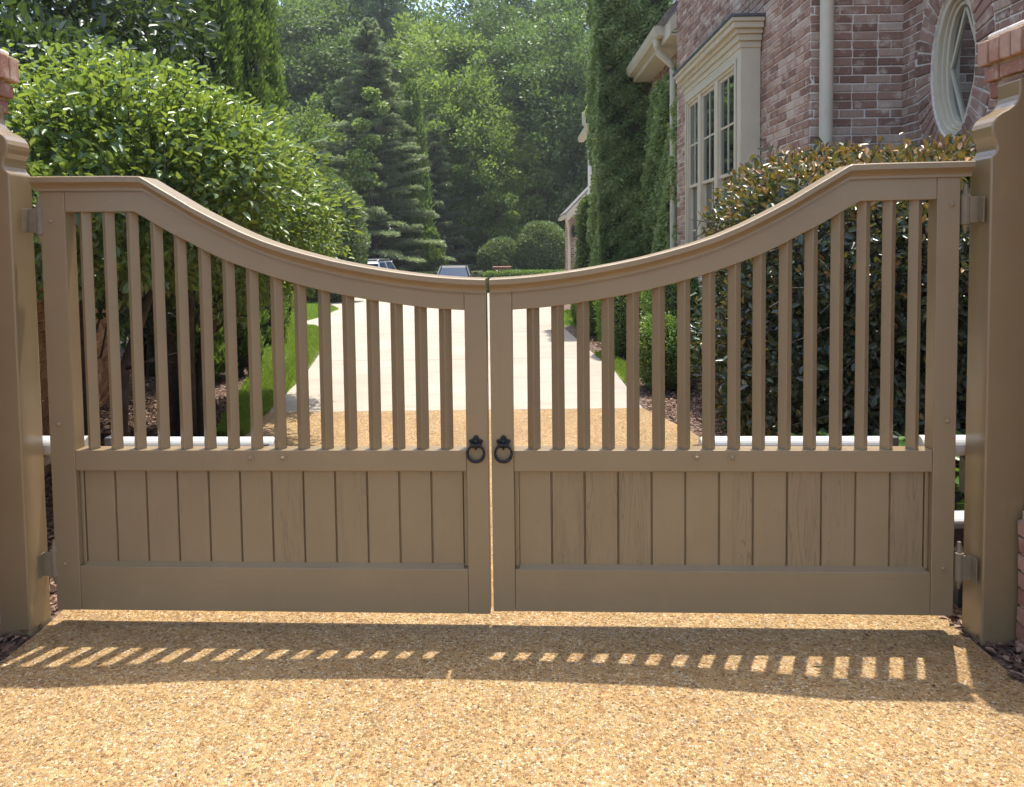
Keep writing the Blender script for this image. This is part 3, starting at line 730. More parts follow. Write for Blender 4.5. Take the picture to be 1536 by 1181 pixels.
# downspout at the near corner
dp = MB(); dp.tube([(2.50, YC - .075, 0), (2.50, YC - .075, 7)], .052, 20)
for z in (1.6, 4.4): dp.tube([(2.50, YC - .075, z), (2.50, YC - .075, z + .03)], .056, 20)
dp.build('downspout', 'cream_pipe', house, smooth=False)
# second wing beyond, with eave gutter, downspout and sloping roof
X2 = 2.62; Y2 = 18.5
MB().box((X2, YE + .001, gz(18) - .2), (8, Y2, 4.72)).build('wall', 'mortar', house)
mb = MB(); brick_face(mb, (X2, YE, 0), (0, 1), (-1, 0), 3.5, 4.7); mb.build('wing_bricks', 'brick_house', house, var=True)
rf = MB(); pl = [(2.26, 4.74), (5.6, 8.3), (5.6, 8.38), (2.22, 4.80)]
rf.prism(pl, 'y', YE - .25 + .256, Y2 + .4); ro = rf.build('roof', 'shingle', house)
fa = MB(); fa.box((2.30, YE + .02, 4.50), (2.33, Y2 + .3, 4.74)); fa.box((2.33, YE + .02, 4.50), (X2, Y2 + .3, 4.52))
fa.prism([(2.30, 4.52), (3.4, 5.69), (3.4, 5.9), (2.30, 4.73)], 'y', YE + .003, YE + .02)
fa.build('fascia', 'cream', ro)
gt = MB(); gt.prism([(2.30, 4.60), (2.30, 4.745), (2.285, 4.745), (2.285, 4.62), (2.20, 4.62), (2.175, 4.745), (2.155, 4.75), (2.17, 4.66), (2.20, 4.60)], 'y', 11.55, 14.5)
gt.prism([(2.30, 4.60), (2.30, 4.745), (2.16, 4.745), (2.17, 4.66), (2.20, 4.60)], 'y', 11.53, 11.55)
gt.build('gutter', 'cream_pipe', ro)
dp = MB(); dp.tube([(2.23, 11.75, 4.60), (2.23, 11.75, 4.50), (2.26, 11.75, 4.40), (2.44, 11.75, 4.24), (2.48, 11.75, 4.12), (2.48, 11.75, 0)], .055, 16)
for z in (3.6, 1.4): dp.tube([(2.48, 11.75, z), (2.48, 11.75, z + .04)], .061, 16)
dp.build('downspout', 'cream_pipe', house)
# chimney
ch_ = MB().box((1.80, 14.5, -.2), (X2 + .3, 15.9, 9.6)); ch_.box((1.74, 14.44, 9.6), (X2 + .36, 15.96, 9.85)); ch_.build('chimney', 'mortar', house)
mb = MB(); brick_face(mb, (2.50, 14.49, 0), (-1, 0), (0, -1), .16, 4.6, bl=.15); mb.build('chimney_quoin', 'brick_house', house, var=True)
# third eave, small, past the chimney
gt = MB(); gt.prism([(2.0, 4.28), (2.0, 4.42), (1.84, 4.42), (1.84, 4.32), (1.88, 4.28)], 'y', 18.6, 21.0)
gt.tube([(1.90, 18.9, 4.28), (1.90, 18.9, 4.2), (2.02, 18.9, 4.05), (2.3, 18.9, 3.9)], .05, 12); gt.tube([(1.78, 18.7, 4.70), (1.78, 18.7, 4.42), (1.84, 18.7, 4.34), (1.9, 18.7, 4.30)], .045, 10)
gt.build('gutter', 'cream_pipe', house)
MB().box((2.2, Y2 + .002, gz(22) - .2), (8, 22, 4.3)).build('wall', 'mortar', house)
MB().prism([(1.98, 4.42), (5.4, 8.0), (5.4, 8.08), (1.94, 4.48)], 'y', 18.52 + .4, 22.2).build('roof', 'shingle', house)
# garage, separate gable facing the gate
GX, GY = 2.1, 27.0; gzz = gz(27)
gar = empty('garage', (GX, GY, gzz), 0, 'far brick garage with a sloping gable behind the columnar shrub', 'garage')
gb = MB(); gb.prism([(0, -.2), (0, 3.15), (5, 8.2), (10, 3.15), (10, -.2)], 'y', 0, 3); gb.build('wall', 'mortar', gar)
gm = MB(); brick_face(gm, (0, 0, 0), (1, 0), (0, -1), 3.2, 3.1, hole=lambda u, z, a, b: .42 < b and a < 1.9 and z < 2.5); brick_face(gm, (0, 3, 0), (0, -1), (-1, 0), 3, 3.0); gm.build('bricks', 'brick_house', gar, var=True)
gd = MB().box((.44, -.03, 0), (.54, -.005, 2.5)); gd.box((1.85, -.03, 0), (1.95, -.005, 2.5)); gd.box((.44, -.03, 2.5), (1.95, -.005, 2.6)); gd.box((.54, -.02, 0), (1.85, -.006, 2.5))
gd.box((.12, -.02, 0), (.17, -.0105, 2.6)); gd.build('door_surround', 'cream', gar)
gr_ = MB(); gr_.prism([(-.15, 3.05), (5, 8.35), (5, 8.52), (-.20, 3.14)], 'y', -.35, 3.3); gr_.prism([(10.32, 2.98), (5, 8.35), (5, 8.52), (10.38, 3.10)], 'y', -.35, 3.3); rfo = gr_.build('roof', 'shingle', gar)
fb = MB(); fb.prism([(-.18, 2.80), (5, 8.06), (5, 8.46), (-.18, 3.10)], 'y', -.38, -.352); fb.prism([(-.25, 2.95), (-.25, 3.06), (-.14, 3.06), (-.14, 2.95)], 'y', -.34, 3.3); fb.tube([(-.2, -.2, 2.95), (-.15, -.2, 2.8), (-.08, -.08, 2.6), (-.08, -.08, 0)], .05, 10); fb.build('fascia', 'cream', rfo)
def lantern(x, label):
    o = empty('wall_lantern', (GX + x, GY, gzz + 2.62), 0, label, 'lantern', 'lanterns on the garage wall')
    b = MB(); b.tube([(0, -.02, .05), (0, -.18, .14), (0, -.26, .10), (0, -.26, .0)], .014, 8); b.box((-.05, -.025, -.08), (.05, -.012, .12)); b.build('bracket', 'black_iron', o)
    c = MB(); c.hexa([(-.07, -.33, -.34), (.07, -.33, -.34), (.07, -.19, -.34), (-.07, -.19, -.34), (-.1, -.36, -.06), (.1, -.36, -.06), (.1, -.16, -.06), (-.1, -.16, -.06)])
    c.hexa([(-.13, -.39, -.06), (.13, -.39, -.06), (.13, -.13, -.06), (-.13, -.13, -.06), (-.02, -.28, .05), (.02, -.28, .05), (.02, -.24, .05), (-.02, -.24, .05)]); c.build('lantern_cage', 'black_iron', o)
lantern(.10, 'black iron wall lantern nearest the downspout on the far garage'); lantern(.42, 'black iron wall lantern nearer the columnar shrub on the far garage')

# ------------------------------------------------------------------ gate operators
def operator(x0, x1, y0, y1, xbr, label, sgn):
    o = empty('gate_opener', (x0, y0, .05), 0, label, 'gate opener', 'white gate openers behind the gate')
    L = Vector((x1 - x0, y1 - y0, 0)); z = .698
    mb = MB(); mb.tube([(0, 0, z), tuple(L * .22 + Vector((0, 0, z)))], .042, 24); mb.build('motor_tube', 'white', o, smooth=False)
    t = (xbr - x0) / (x1 - x0)
    mb = MB(); c = L * t; mb.box((c.x - .016, c.y - .045, z - .05), (c.x + .016, c.y + .045, z + .046)); mb.build('clamp', 'grey_metal', o, bevel=.006)
    mb = MB(); mb.tube([tuple(c + Vector((sgn * .017, 0, z))), tuple(L + Vector((0, 0, z)))], .038, 24); mb.tube([tuple(L + Vector((0, 0, z))), tuple(L + Vector((sgn * .012, 0, z)))], [.039, .03], 24); mb.build('arm', 'white', o)
    mb = MB(); mb.box((-.05, -.03, z - .09), (.03, .05, z - .045)); mb.box((-.05 - .02, -.02, z - .2), (-.03, .03, z - .05)); mb.tube([(-.02, .01, z - .09), (-.02, .01, z - .14)], .012, 8); mb.build('mounting_bracket', 'grey_metal', o, bevel=.004)
    mb = MB(); e = L; mb.box((e.x - .02 * sgn - .015, -.06 + e.y, z - .03), (e.x - .02 * sgn + .015, e.y - .035, z + .02)); mb.build('gate_lug', 'grey_metal', o)
operator(-2.07, -1.035, 3.295, 3.245, -1.735, 'white tubular gate opener arm behind the left gate leaf', 1)
operator(1.92, .79, 3.115, 3.165, 1.555, 'white tubular gate opener arm behind the right gate leaf', -1)
bx = empty('control_box', (1.93, 3.22, 0), 0, 'small white handled control box seen through the right hinge gap', 'control box')
MB().box((-.07, 0, .24), (.10, .12, .40)).build('housing', 'white', bx, bevel=.02, seg=3)
MB().box((-.055, -.004, .28), (.06, -.0005, .36)).build('cover', 'grey_metal', bx, bevel=.003)
MB().tube([(-.0, .06, 0), (-.0, .06, .24)], .03, 10).build('stand', 'grey_metal', bx)

# ------------------------------------------------------------------ foliage generators
def sph(n): return rdir(n)
def crown(name, parent, mat, C0, rads, nclump, per, rc, size, shell=.55, up=.5, width=.5, simple=True, droop=0.0, varlift=.35, flat=.7, holes=0.0):
    """leafy crown from overlapping leaf clumps spread through an uneven ellipsoid"""
    C0 = np.array(C0, float); rads = np.array(rads, float)
    d = sph(nclump); bump = 1 + .16 * np.sin(d[:, 0] * 5 + R.random() * 6) * np.cos(d[:, 2] * 4 + R.random() * 6) + R.normal(size=nclump) * .07
    r = (shell + (1 - shell) * R.random(nclump) ** .6) * bump
    c = C0 + d * rads * r[:, None]
    cv = R.random(nclump); cs = rc * R.uniform(.65, 1.35, nclump)
    k = np.repeat(np.arange(nclump), per); N = len(k)
    dd = sph(N); rr = R.random(N) ** .45
    P = c[k] + dd * (rr * cs[k])[:, None] * np.array([1, 1, flat])
    out = unit((P - C0) / rads)
    D = unit(dd * .6 + out * .5 + R.normal(size=(N, 3)) * .45 + np.array([0, 0, -droop]))
    Nn = unit(np.array([0, 0, up]) + out * .5 + R.normal(size=(N, 3)) * .5)
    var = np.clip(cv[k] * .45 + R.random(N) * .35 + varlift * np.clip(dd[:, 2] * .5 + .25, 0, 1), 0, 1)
    return leaves(name, P, D, Nn, size * R.uniform(.6, 1.3, N), var, mat, parent, width=width, simple=simple)
def trunk(name, parent, H, r0, lean=(0, 0), branches=6, mat='bark', spread=.5, start=.35, seg=7, twig=0):
    mb = MB(); pts = []; rr = []
    for i in range(seg + 1):
        t = i / seg; pts.append((lean[0] * t + .04 * H * math.sin(t * 5 + H) * .4, lean[1] * t + .03 * H * math.cos(t * 4 + H) * .4 - .012 * H, H * t)); rr.append(r0 * (1 - .75 * t) * (1.35 if i == 0 else 1))
    mb.tube(pts, rr, 10)
    for b in range(branches):
        t = start + (1 - start) * (b + .5) / branches; q = pts[int(t * seg)]; a = b * 2.4 + random.random()
        L = H * spread * (1.15 - t) * random.uniform(.7, 1.2)
        e = (q[0] + L * math.cos(a), q[1] + L * math.sin(a), q[2] + L * random.uniform(.3, .9)); mid = tuple((u + v) / 2 + random.uniform(-.05, .05) * L for u, v in zip(q, e))
        mb.tube([q, mid, e], [r0 * .45 * (1 - t * .6), r0 * .28 * (1 - t * .5), r0 * .08], 6)
        for k in range(twig):
            a2 = random.random() * 6.28; L2 = L * .45
            mb.tube([mid, (mid[0] + L2 * math.cos(a2), mid[1] + L2 * math.sin(a2), mid[2] + L2 * random.uniform(.1, .9))], [r0 * .12, r0 * .03], 5)
    return mb.build('trunk', mat, parent, smooth=True)
def superell(n, rads, e=3.0, zlo=-1.0):
    """points and outward normals on a rounded-box surface"""
    d = rdir(n * 2); d = d[d[:, 2] > zlo][:n]
    s = (np.abs(d) ** e).sum(1) ** (-1 / e); p = d * s[:, None]
    nn = np.sign(p) * np.abs(p) ** (e - 1) / rads
    return p * rads, unit(nn)
def clipped(name, parent, mat, C0, rads, n, size, e=3.0, zlo=-1.0, depth=.12, rough=.03, width=.6, simple=True, face=.8, topvar=0.0, noise=.06, core=True):
    C0 = np.array(C0, float); rads = np.array(rads, float)
    p, nn = superell(n, rads, e, zlo); n = len(p)
    ph = R.random(3) * 6
    lump = noise * (np.sin(p[:, 0] * 4.1 + ph[0]) * np.cos(p[:, 1] * 3.7 + ph[1]) + .7 * np.sin(p[:, 2] * 5.3 + p[:, 0] * 3 + ph[2]) + .5 * np.sin(p[:, 0] * 11 + p[:, 1] * 13 + ph[0]) * np.sin(p[:, 2] * 12))
    din = R.random(n) ** 1.6 * depth
    P = C0 + p + nn * (lump - din + R.normal(size=n) * rough)[:, None]
    D = unit(nn * .55 + R.normal(size=(n, 3)) * .6 + np.array([0, 0, .25])); Nn = unit(nn * face + np.array([0, 0, .35]) + R.normal(size=(n, 3)) * .45)
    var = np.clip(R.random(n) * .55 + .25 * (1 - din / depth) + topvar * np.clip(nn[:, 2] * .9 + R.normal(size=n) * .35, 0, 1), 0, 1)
    o = leaves(name, P, D, Nn, size * R.uniform(.6, 1.3, n), var, mat, parent, width=width, simple=simple)
    if core:
        import bmesh
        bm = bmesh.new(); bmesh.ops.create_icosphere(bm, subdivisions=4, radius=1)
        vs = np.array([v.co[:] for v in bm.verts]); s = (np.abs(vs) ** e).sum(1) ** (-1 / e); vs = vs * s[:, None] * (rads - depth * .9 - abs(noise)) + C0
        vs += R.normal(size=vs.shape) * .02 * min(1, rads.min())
        fs = [[q.index for q in f.verts] for f in bm.faces]; bm.free(); make('branches', vs, fs, 'inner', parent, smooth=True)  # one solid dark core, not single branches; inner shade is its colour
    return o
def column_tree(name, label, cat, loc, H, r, mat, n=14000, size=.12, group=None, power=.75, tuft=.12, core=True, base=.02):
    """arborvitae or leyland column: upright sprays round a leader"""
    o = empty(name, loc, R.random() * 6, label, cat, group)
    nt_ = int(22 * H); tz = R.random(nt_) ** 1.15; ta = R.random(nt_) * 6.283
    tr = r * np.clip((1 - tz) ** power * 1.0, .03, 1) * np.clip(.55 + tz * 6, 0, 1) * R.uniform(.66, 1.12, nt_)
    tl = tuft * H * R.uniform(.5, 1.2, nt_) * (1 - .4 * tz); k = R.integers(0, nt_, n); s = R.random(n)
    a = ta[k] + R.normal(size=n) * .18; rr = tr[k] * (1 - .25 * s ** 2) + R.normal(size=n) * .035 * r - R.random(n) ** 2 * .2 * r
    z = base * H + tz[k] * H * (1 - base) * .9 + (s - .3) * tl[k]
    w = (.24 * r) * np.sin(np.pi * np.clip(s, .05, .95)); off = rdir(n) * w[:, None]
    P = np.stack([np.cos(a) * rr, np.sin(a) * rr, np.clip(z, 0.02, None)], 1) + off
    out = np.stack([np.cos(a), np.sin(a), np.zeros(n)], 1)
    D = unit(out * .45 + np.array([0, 0, 1.0]) + R.normal(size=(n, 3)) * .35); Nn = unit(out + R.normal(size=(n, 3)) * .5)
    var = np.clip(R.random(n) * .4 + .45 * s * R.uniform(.5, 1, n) + R.random(nt_)[k] * .2, 0, 1)
    leaves('foliage', P, D, Nn, size * R.uniform(.6, 1.4, n), var, mat, o, width=.38, simple=True)
    mb = MB(); mb.tube([(0, 0, -.1), (0, 0, H * .3), (0, 0, H * .8)], [r * .14, r * .1, r * .03], 8); mb.build('trunk', 'bark', o)
    if core:
        mb = MB(); zs = [0.06 * H, .2 * H, .45 * H, .7 * H, .9 * H]; mb.tube([(0, 0, z) for z in zs], [r * .5 , r * .66 * (.8) ** power, r * .66 * .55 ** power, r * .6 * .3 ** power, .01], 12); mb.build('branches', 'inner', o, smooth=True)  # solid dark core round the leader, coloured as the shade between sprays
    return o
def cedar(label, loc, H, r, rz=0.0, n_br=260, per=760):
    """conifer with long tiered boughs carrying flat sprays"""
    o = empty('cedar_tree', loc, rz, label, 'cedar', 'tiered blue green cedars')
    mb = MB(); mb.tube([(0, 0, -.2), (0, 0, H * .5), (0, 0, H * .97)], [H * .018, H * .012, .01], 8)
    Ps = []; Ds = []; Vs = []; Ns = []
    for b in range(n_br):
        t = (b + R.random()) / n_br; z0 = H * (.03 + .95 * t ** .92); a = R.random() * 6.283
        L = r * ((1 - t) ** .8 * 1.0 + .03) * R.uniform(.6, 1.15)
        rise = R.uniform(.15, .55) if t < .85 else .8
        s = np.linspace(0.1, 1, 6); bx = np.stack([np.cos(a) * L * s, np.sin(a) * L * s, z0 + L * (rise * s - .22 * s ** 2)], 1)
        mb.tube([(0, 0, z0)] + [tuple(q) for q in bx[1::2]], [H * .005, H * .003, H * .002, .004], 5, cap=False)
        k = int(per * (.35 + L / r)); s = R.random(k) ** .8; side = (R.random(k) * 2 - 1); wd = L * .24 * (1 - .8 * s) + .04
        lat = side * wd; fwd = np.abs(side) * wd * .55
        rad_ = L * s + fwd; z = z0 + L * (rise * s - .22 * s ** 2) - .10 * np.abs(lat) + R.normal(size=k) * .035
        ca, sa = math.cos(a), math.sin(a)
        P = np.stack([ca * rad_ - sa * lat, sa * rad_ + ca * lat, z], 1)
        D = np.stack([ca * .8 - sa * side, sa * .8 + ca * side, .28 + R.normal(size=k) * .3], 1) + R.normal(size=(k, 3)) * .2
        Ps.append(P); Ds.append(D); Ns.append(np.tile([0, 0, 1.0], (k, 1)) + R.normal(size=(k, 3)) * .5)
        Vs.append(np.clip(R.random(k) * .45 + .45 * s + (R.random() - .5) * .3, 0, 1))
    P = np.concatenate(Ps); k = len(P)
    leaves('foliage', P, np.concatenate(Ds), np.concatenate(Ns), R.uniform(.10, .22, k) * (H / 9) ** .3, np.concatenate(Vs), 'leaf_cedar', o, width=.26, simple=True)
    mb.build('trunk', 'bark', o); return o

# ------------------------------------------------------------------ planting, left side
def big_shrub(label, loc, C0, rads, ncl, per, trunkr, size=.075, mat='leaf_bright', cat='shrub', group=None, name='broadleaf_shrub', rc=.26, stems=5, shoots=0, **kw):
    o = empty(name, (loc[0], loc[1], gz(loc[1])), 0, label, cat, group)
    c = (C0[0] - loc[0], C0[1] - loc[1], C0[2])
    crown('foliage', o, mat, c, rads, ncl, per, rc, size, simple=False, **kw)
    mb = MB()
    for k in range(stems):
        a = k * 2.4 + random.random(); b = rads[0] * .55
        e = (c[0] + b * math.cos(a), c[1] + b * math.sin(a), c[2] + rads[2] * random.uniform(-.1, .6)); s0 = (.10 * math.cos(a), .10 * math.sin(a), -.05)
        m1 = (s0[0] + (e[0] - s0[0]) * .1, s0[1] + (e[1] - s0[1]) * .1, e[2] * .4); m2 = (s0[0] + (e[0] - s0[0]) * .45 + random.uniform(-.06, .06), s0[1] + (e[1] - s0[1]) * .55, e[2] * .7)
        mb.tube([s0, m1, m2, e], [trunkr, trunkr * .75, trunkr * .5, trunkr * .12], 8)
        for j in range(5):
            a2 = a + random.uniform(-1.6, 1.6); q = m1 if j < 2 else m2; L = random.uniform(.25, .6) * rads[0]
            mb.tube([q, (q[0] + L * .5 * math.cos(a2), q[1] + L * .5 * math.sin(a2), q[2] + random.uniform(.0, .25)), (q[0] + L * math.cos(a2), q[1] + L * math.sin(a2), q[2] + random.uniform(0, .5))], [trunkr * .28, trunkr * .16, .004], 5)
    if shoots:                     # upright new growth standing out of the crown, each twig with paired leaves
        SP = []; SD = []; SN = []; SV = []
        for k in range(shoots):
            d = unit(R.normal(size=3) + np.array([0, -.1, 1.0])); p0 = np.array(c) + d * np.array(rads) * R.uniform(.82, .98)
            L = R.uniform(.10, .34); dr = unit(d * .8 + np.array([0, 0, 1.0]) + R.normal(size=3) * .18); nl = int(L / .026)
            mb.tube([tuple(p0 - dr * .12), tuple(p0 + dr * L)], [.004, .0015], 4, cap=False)
            for j in range(nl):
                a = j * 2.4 + R.random(); sd = np.array([math.cos(a), math.sin(a), .55]); SP.append(p0 + dr * L * (j + 1) / nl); SD.append(sd + R.normal(size=3) * .15); SN.append(np.array([0, 0, 1.0]) - .4 * sd + R.normal(size=3) * .25); SV.append(R.uniform(.45, 1.0))
        leaves('new_shoots', np.array(SP), np.array(SD), np.array(SN), R.uniform(.035, .075, len(SP)), np.array(SV), mat, o, width=.52)['kind'] = 'stuff'
    mb.build('stems', 'bark', o, smooth=True)
    return o
big_shrub('bright glossy leaved shrub nearest the left gate post, stems before the brick garden wall', (-2.76, 5.05), (-2.62, 5.0, 2.0), (1.05, .72, .64), 250, 62, .05, size=.066, stems=2, shoots=330, group='bright shrubs behind the left gate leaf')
big_shrub('bright glossy leaved shrub in the middle of the three behind the left gate leaf', (-2.72, 6.35), (-2.55, 6.3, 1.90), (.93, .85, .72), 250, 62, .075, size=.064, stems=3, shoots=340, group='bright shrubs behind the left gate leaf')
big_shrub('yellow green shrub lowest and farthest of the three behind the left gate leaf', (-3.35, 8.0), (-2.46, 7.8, 1.70), (.55, .65, .62), 150, 60, .03, size=.062, stems=3, shoots=240, group='bright shrubs behind the left gate leaf')
big_shrub('tall dark glossy laurel filling the top left corner', (-5.8, 8.2), (-5.85, 8.2, 3.7), (2.35, 1.6, 2.4), 330, 75, .11, size=.12, mat='leaf_laurel', cat='laurel', group='dark laurels behind the bright shrubs', name='laurel', rc=.45)
big_shrub('lower dark laurel between the brick pier and the bright shrubs', (-4.7, 6.4), (-4.6, 6.5, 2.35), (1.5, 1.1, 1.5), 230, 70, .08, size=.10, mat='leaf_laurel', cat='laurel', group='dark laurels behind the bright shrubs', name='laurel', rc=.38)
big_shrub('dark laurel limbs hanging over the garden wall behind the shrubs', (-4.6, 9.6), (-4.5, 9.6, 2.2), (1.1, 1.2, 1.7), 150, 70, .08, size=.09, mat='leaf_laurel', cat='laurel', group='dark laurels behind the bright shrubs', name='laurel', rc=.34)
# columns
for (x, y, H, r, lab) in ((-4.75, 12.2, 8.8, .72, 'tall narrow cypress nearest the dark laurel'), (-4.9, 14.0, 9.6, .85, 'tall narrow cypress in the middle of the left row'), (-5.35, 16.4, 9.0, .8, 'tall narrow cypress farthest back in the left row'), (-4.75, 15.3, 5.0, .30, 'thin short spire cypress before the woods'), (-5.9, 12.6, 9.2, .9, 'tall narrow cypress hidden behind the front one')):
    column_tree('cypress_tree', lab, 'cypress', (x, y, gz(y)), H, r, 'leaf_arb', n=int(44000 * H / 9), size=.10, group='narrow cypresses on the left', power=.55)
for (x, y, H, r, lab) in ((-3.66, 8.9, 2.5, .36, 'bright arborvitae nearest the dark trunks, left of the lawn'), (-3.36, 9.4, 2.1, .26, 'shaded slim arborvitae second from the trunks'), (-3.62, 10.3, 2.4, .33, 'bright arborvitae third along the mulch bed'), (-3.98, 12.3, 2.5, .38, 'dark arborvitae at the far end of the mulch bed')):
    column_tree('arborvitae', lab, 'arborvitae', (x, y, 0), H, r, 'leaf_arb', n=11000, size=.075, group='small arborvitaes along the left bed', power=.5)
o = empty('boxy_shrub', (-7.6, 29.5, gz(29.5)), 0, 'tall rounded shrub behind the yellow green one, beside the large cedar', 'shrub')
clipped('foliage', o, 'leaf_topiary', (0, 0, 2.4), (1.9, 1.8, 2.5), 34000, .13, e=2.5, noise=.09, rough=.05)
o = empty('boxy_shrub', (-7.6, 20.5, gz(20.5)), 0, 'dark rounded shrub at the left end of the upper lawn', 'shrub')
clipped('foliage', o, 'leaf_topiary', (0, 0, 1.3), (1.3, 1.8, 1.4), 18000, .10, e=2.5, noise=.12, rough=.05)
# ------------------------------------------------------------------ right side
o = empty('glossy_hedge', (2.36, 5.1, 0), 0, 'big dark glossy hedge with orange red new tips behind the right gate leaf', 'hedge')
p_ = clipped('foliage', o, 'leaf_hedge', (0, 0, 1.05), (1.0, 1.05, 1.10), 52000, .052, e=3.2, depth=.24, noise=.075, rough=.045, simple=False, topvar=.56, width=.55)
tw = MB()
for k in range(110):
    y = random.uniform(-.95, .95); x = random.uniform(-.85, .85); side = random.random() < .6
    q = (x, -1.02, random.uniform(.2, 1.9)) if side else (-.95, y, random.uniform(.2, 1.8)); L = random.uniform(.1, .3); a = random.uniform(0, 6.28)
    tw.tube([q, (q[0] + L * .5 * math.cos(a), q[1] + .02, q[2] + L * .5 * math.sin(a)), (q[0] + L * math.cos(a), q[1] - .03, q[2] + L * math.sin(a) + .03)], [.005, .004, .002], 4)
tw.build('twigs', 'bark', o)['kind'] = 'stuff'
for (x, y, rx, ry, h, lab) in ((1.62, 8.25, .30, .34, .78, 'small round boxwood closest to the drive edge, beside the hedge'), (1.62, 10.8, .42, .5, 1.2, 'lime green boxwood mound second along the right bed'), (2.02, 9.3, .42, .5, 1.32, 'taller boxwood mound against the house wall'), (1.48, 13.2, .34, .45, 1.05, 'yellow green boxwood mound third along the right bed'), (1.42, 15.2, .24, .3, .75, 'small far boxwood mound where the right bed ends')):
    o = empty('boxwood', (x, y, gz(y)), 0, lab, 'boxwood', 'boxwood mounds in the right bed')
    clipped('foliage', o, 'leaf_box', (0, 0, h / 2), (rx, ry, h / 2), int(9000 + 9000 * rx), .036, e=2.4, depth=.07, noise=.035, rough=.02)
o = empty('column_shrub', (1.74, 16.2, gz(16)), 0, 'clipped columnar shrub standing between the ivy chimney and the far garage', 'shrub')
clipped('foliage', o, 'leaf_topiary', (0, 0, 1.3), (.34, .34, 1.36), 15000, .065, e=3.5, noise=.03)
def small_plant(x, y, lab, n=150, s=.11):
    o = empty('low_plant', (x, y, 0), 0, lab, 'plant', 'low leafy plants in front of the hedge'); a = R.random(n) * 6.28; h = R.random(n) * .5 + .1; r = R.random(n) * .22
    P = np.stack([np.cos(a) * r, np.sin(a) * r, h], 1); D = np.stack([np.cos(a), np.sin(a), R.uniform(-.1, .9, n)], 1)
    leaves('foliage', P, D, np.tile([0, 0, 1.0], (n, 1)) + R.normal(size=(n, 3)) * .3, R.uniform(.6, 1.2, n) * s, R.random(n), 'leaf_low', o, width=.5)
    mb = MB()
    for k in range(9):
        t = k * .7; mb.tube([(.02 * math.cos(t), .02 * math.sin(t), 0), (.16 * math.cos(t), .16 * math.sin(t), .5)], [.006, .003], 5)
    mb.build('stems', 'bark', o)
small_plant(1.62, 3.75, 'low leafy plant in front of the hedge, left of its neighbour'); small_plant(1.86, 3.72, 'low leafy plant in front of the hedge near the right gate opener clamp'); small_plant(2.08, 3.7, 'low leafy plant seen through the gap by the right hinge')
# ivy
def ivy(o, og, U, N, w, h, n, size=.065, th=.14, wild=.05):
    og = np.array(og); U = np.array([*U, 0.0]); N = np.array([*N, 0.0]); u = R.random(n) * w; z = R.random(n) * h
    lump = .05 * np.sin(z * 2.3 + u * 3) + .035 * np.sin(z * 7 + u * 5) + .03 * np.sin(z * 13 - u * 11); d = th * (.45 + .55 * R.random(n)) + lump
    P = og + U * u[:, None] + N * d[:, None] + np.stack([0 * u, 0 * u, z], 1)
    D = R.normal(size=(n, 3)) * .5 + N * .5 + np.array([0, 0, -.5]); Nn = N * 1.0 + np.array([0, 0, .5]) + R.normal(size=(n, 3)) * .4
    return P, D, Nn, R.uniform(.6, 1.35, n) * size, np.clip(R.random(n) * .6 + .25 + lump * 3, 0, 1)
def ivy_obj(o, parts, name='foliage'):
    A = [np.concatenate(q) for q in zip(*parts)]; return leaves(name, A[0], A[1], A[2], A[3], A[4], 'leaf_ivy', o, width=.7, simple=True)
o = empty('ivy', (0, 0, 0), 0, 'dense creeping fig covering the tall chimney from ground to top', 'ivy')
ivy_obj(o, [ivy(o, (1.65, 14.5, -.1), (1, 0), (0, -1), .89, 9.6, 56000), ivy(o, (1.8, 14.34, -.1), (0, 1), (-1, 0), 1.66, 9.6, 44000), ivy(o, (2.54, 14.5, 4.6), (1, 0), (0, -1), .5, 5.0, 9000)])
MB().box((1.74, 14.43, -.1), (2.54, 14.49, 9.55)).box((1.73, 14.43, -.1), (1.795, 15.95, 9.55)).box((2.541, 14.431, 4.9), (2.95, 14.489, 9.55)).build('branches', 'inner', o)  # dark slabs under the leaves, shade between them put into the colour
o = empty('ivy', (0, 0, 0), 0, 'creeping fig on the low wall under the eave, behind the tall downspout', 'ivy')
ivy_obj(o, [ivy(o, (2.6, 11.3, -.1), (0, 1), (-1, 0), 3.1, 4.35, 38000, th=.10)])
MB().box((2.56, 11.3, -.1), (2.585, 14.4, 4.2)).build('branches', 'inner', o)  # dark slab behind the leaves, coloured as the shade there
# vine climbing the cedar done below

# ------------------------------------------------------------------ far court
def cam_xz(px, py, Y): return ((px - 768) / 1150 * Y, 1.55 + (366 - py) / 1150 * Y)
gY = gz(42)
cedar('large blue green cedar with tiered boughs behind the silver car', (-7.5, 42, gY), 15.0, 3.9)
cedar('smaller blue green cedar right of the narrow dark cypress', (-4.6, 46.5, gY), 10.5, 2.5, n_br=150)
cedar('blue green cedar low behind the two others', (-9.4, 45.5, gY), 9.0, 3.0, n_br=120)
column_tree('cypress_tree', 'dark narrow cypress between the two cedars', 'cypress', (-5.55, 44, gY), 12.5, 1.25, 'leaf_arb', n=26000, size=.26, group='narrow cypresses by the far court', power=.7)
column_tree('arborvitae', 'lime green arborvitae low between the parked cars', 'arborvitae', (-4.25, 41.3, gY), 3.6, .85, 'leaf_arb_lime', n=11000, size=.15, group='arborvitaes by the far court', power=.5)
for i, x in enumerate((1.5, 2.9, 4.2, 5.6, 7.0)):
    lab = ['leftmost dark arborvitae above the topiary balls', 'second dark arborvitae from the left above the topiary balls', 'third dark arborvitae, behind the right topiary ball', 'dark arborvitae beside the ivy chimney', 'dark arborvitae hidden behind the ivy chimney'][i]
    column_tree('arborvitae', lab, 'arborvitae', (x, 50 + R.random() * 2, gY), 10.2 + R.random() * 1.6, 1.55, 'leaf_arb', n=20000, size=.28, group='arborvitaes by the far court', power=.6)
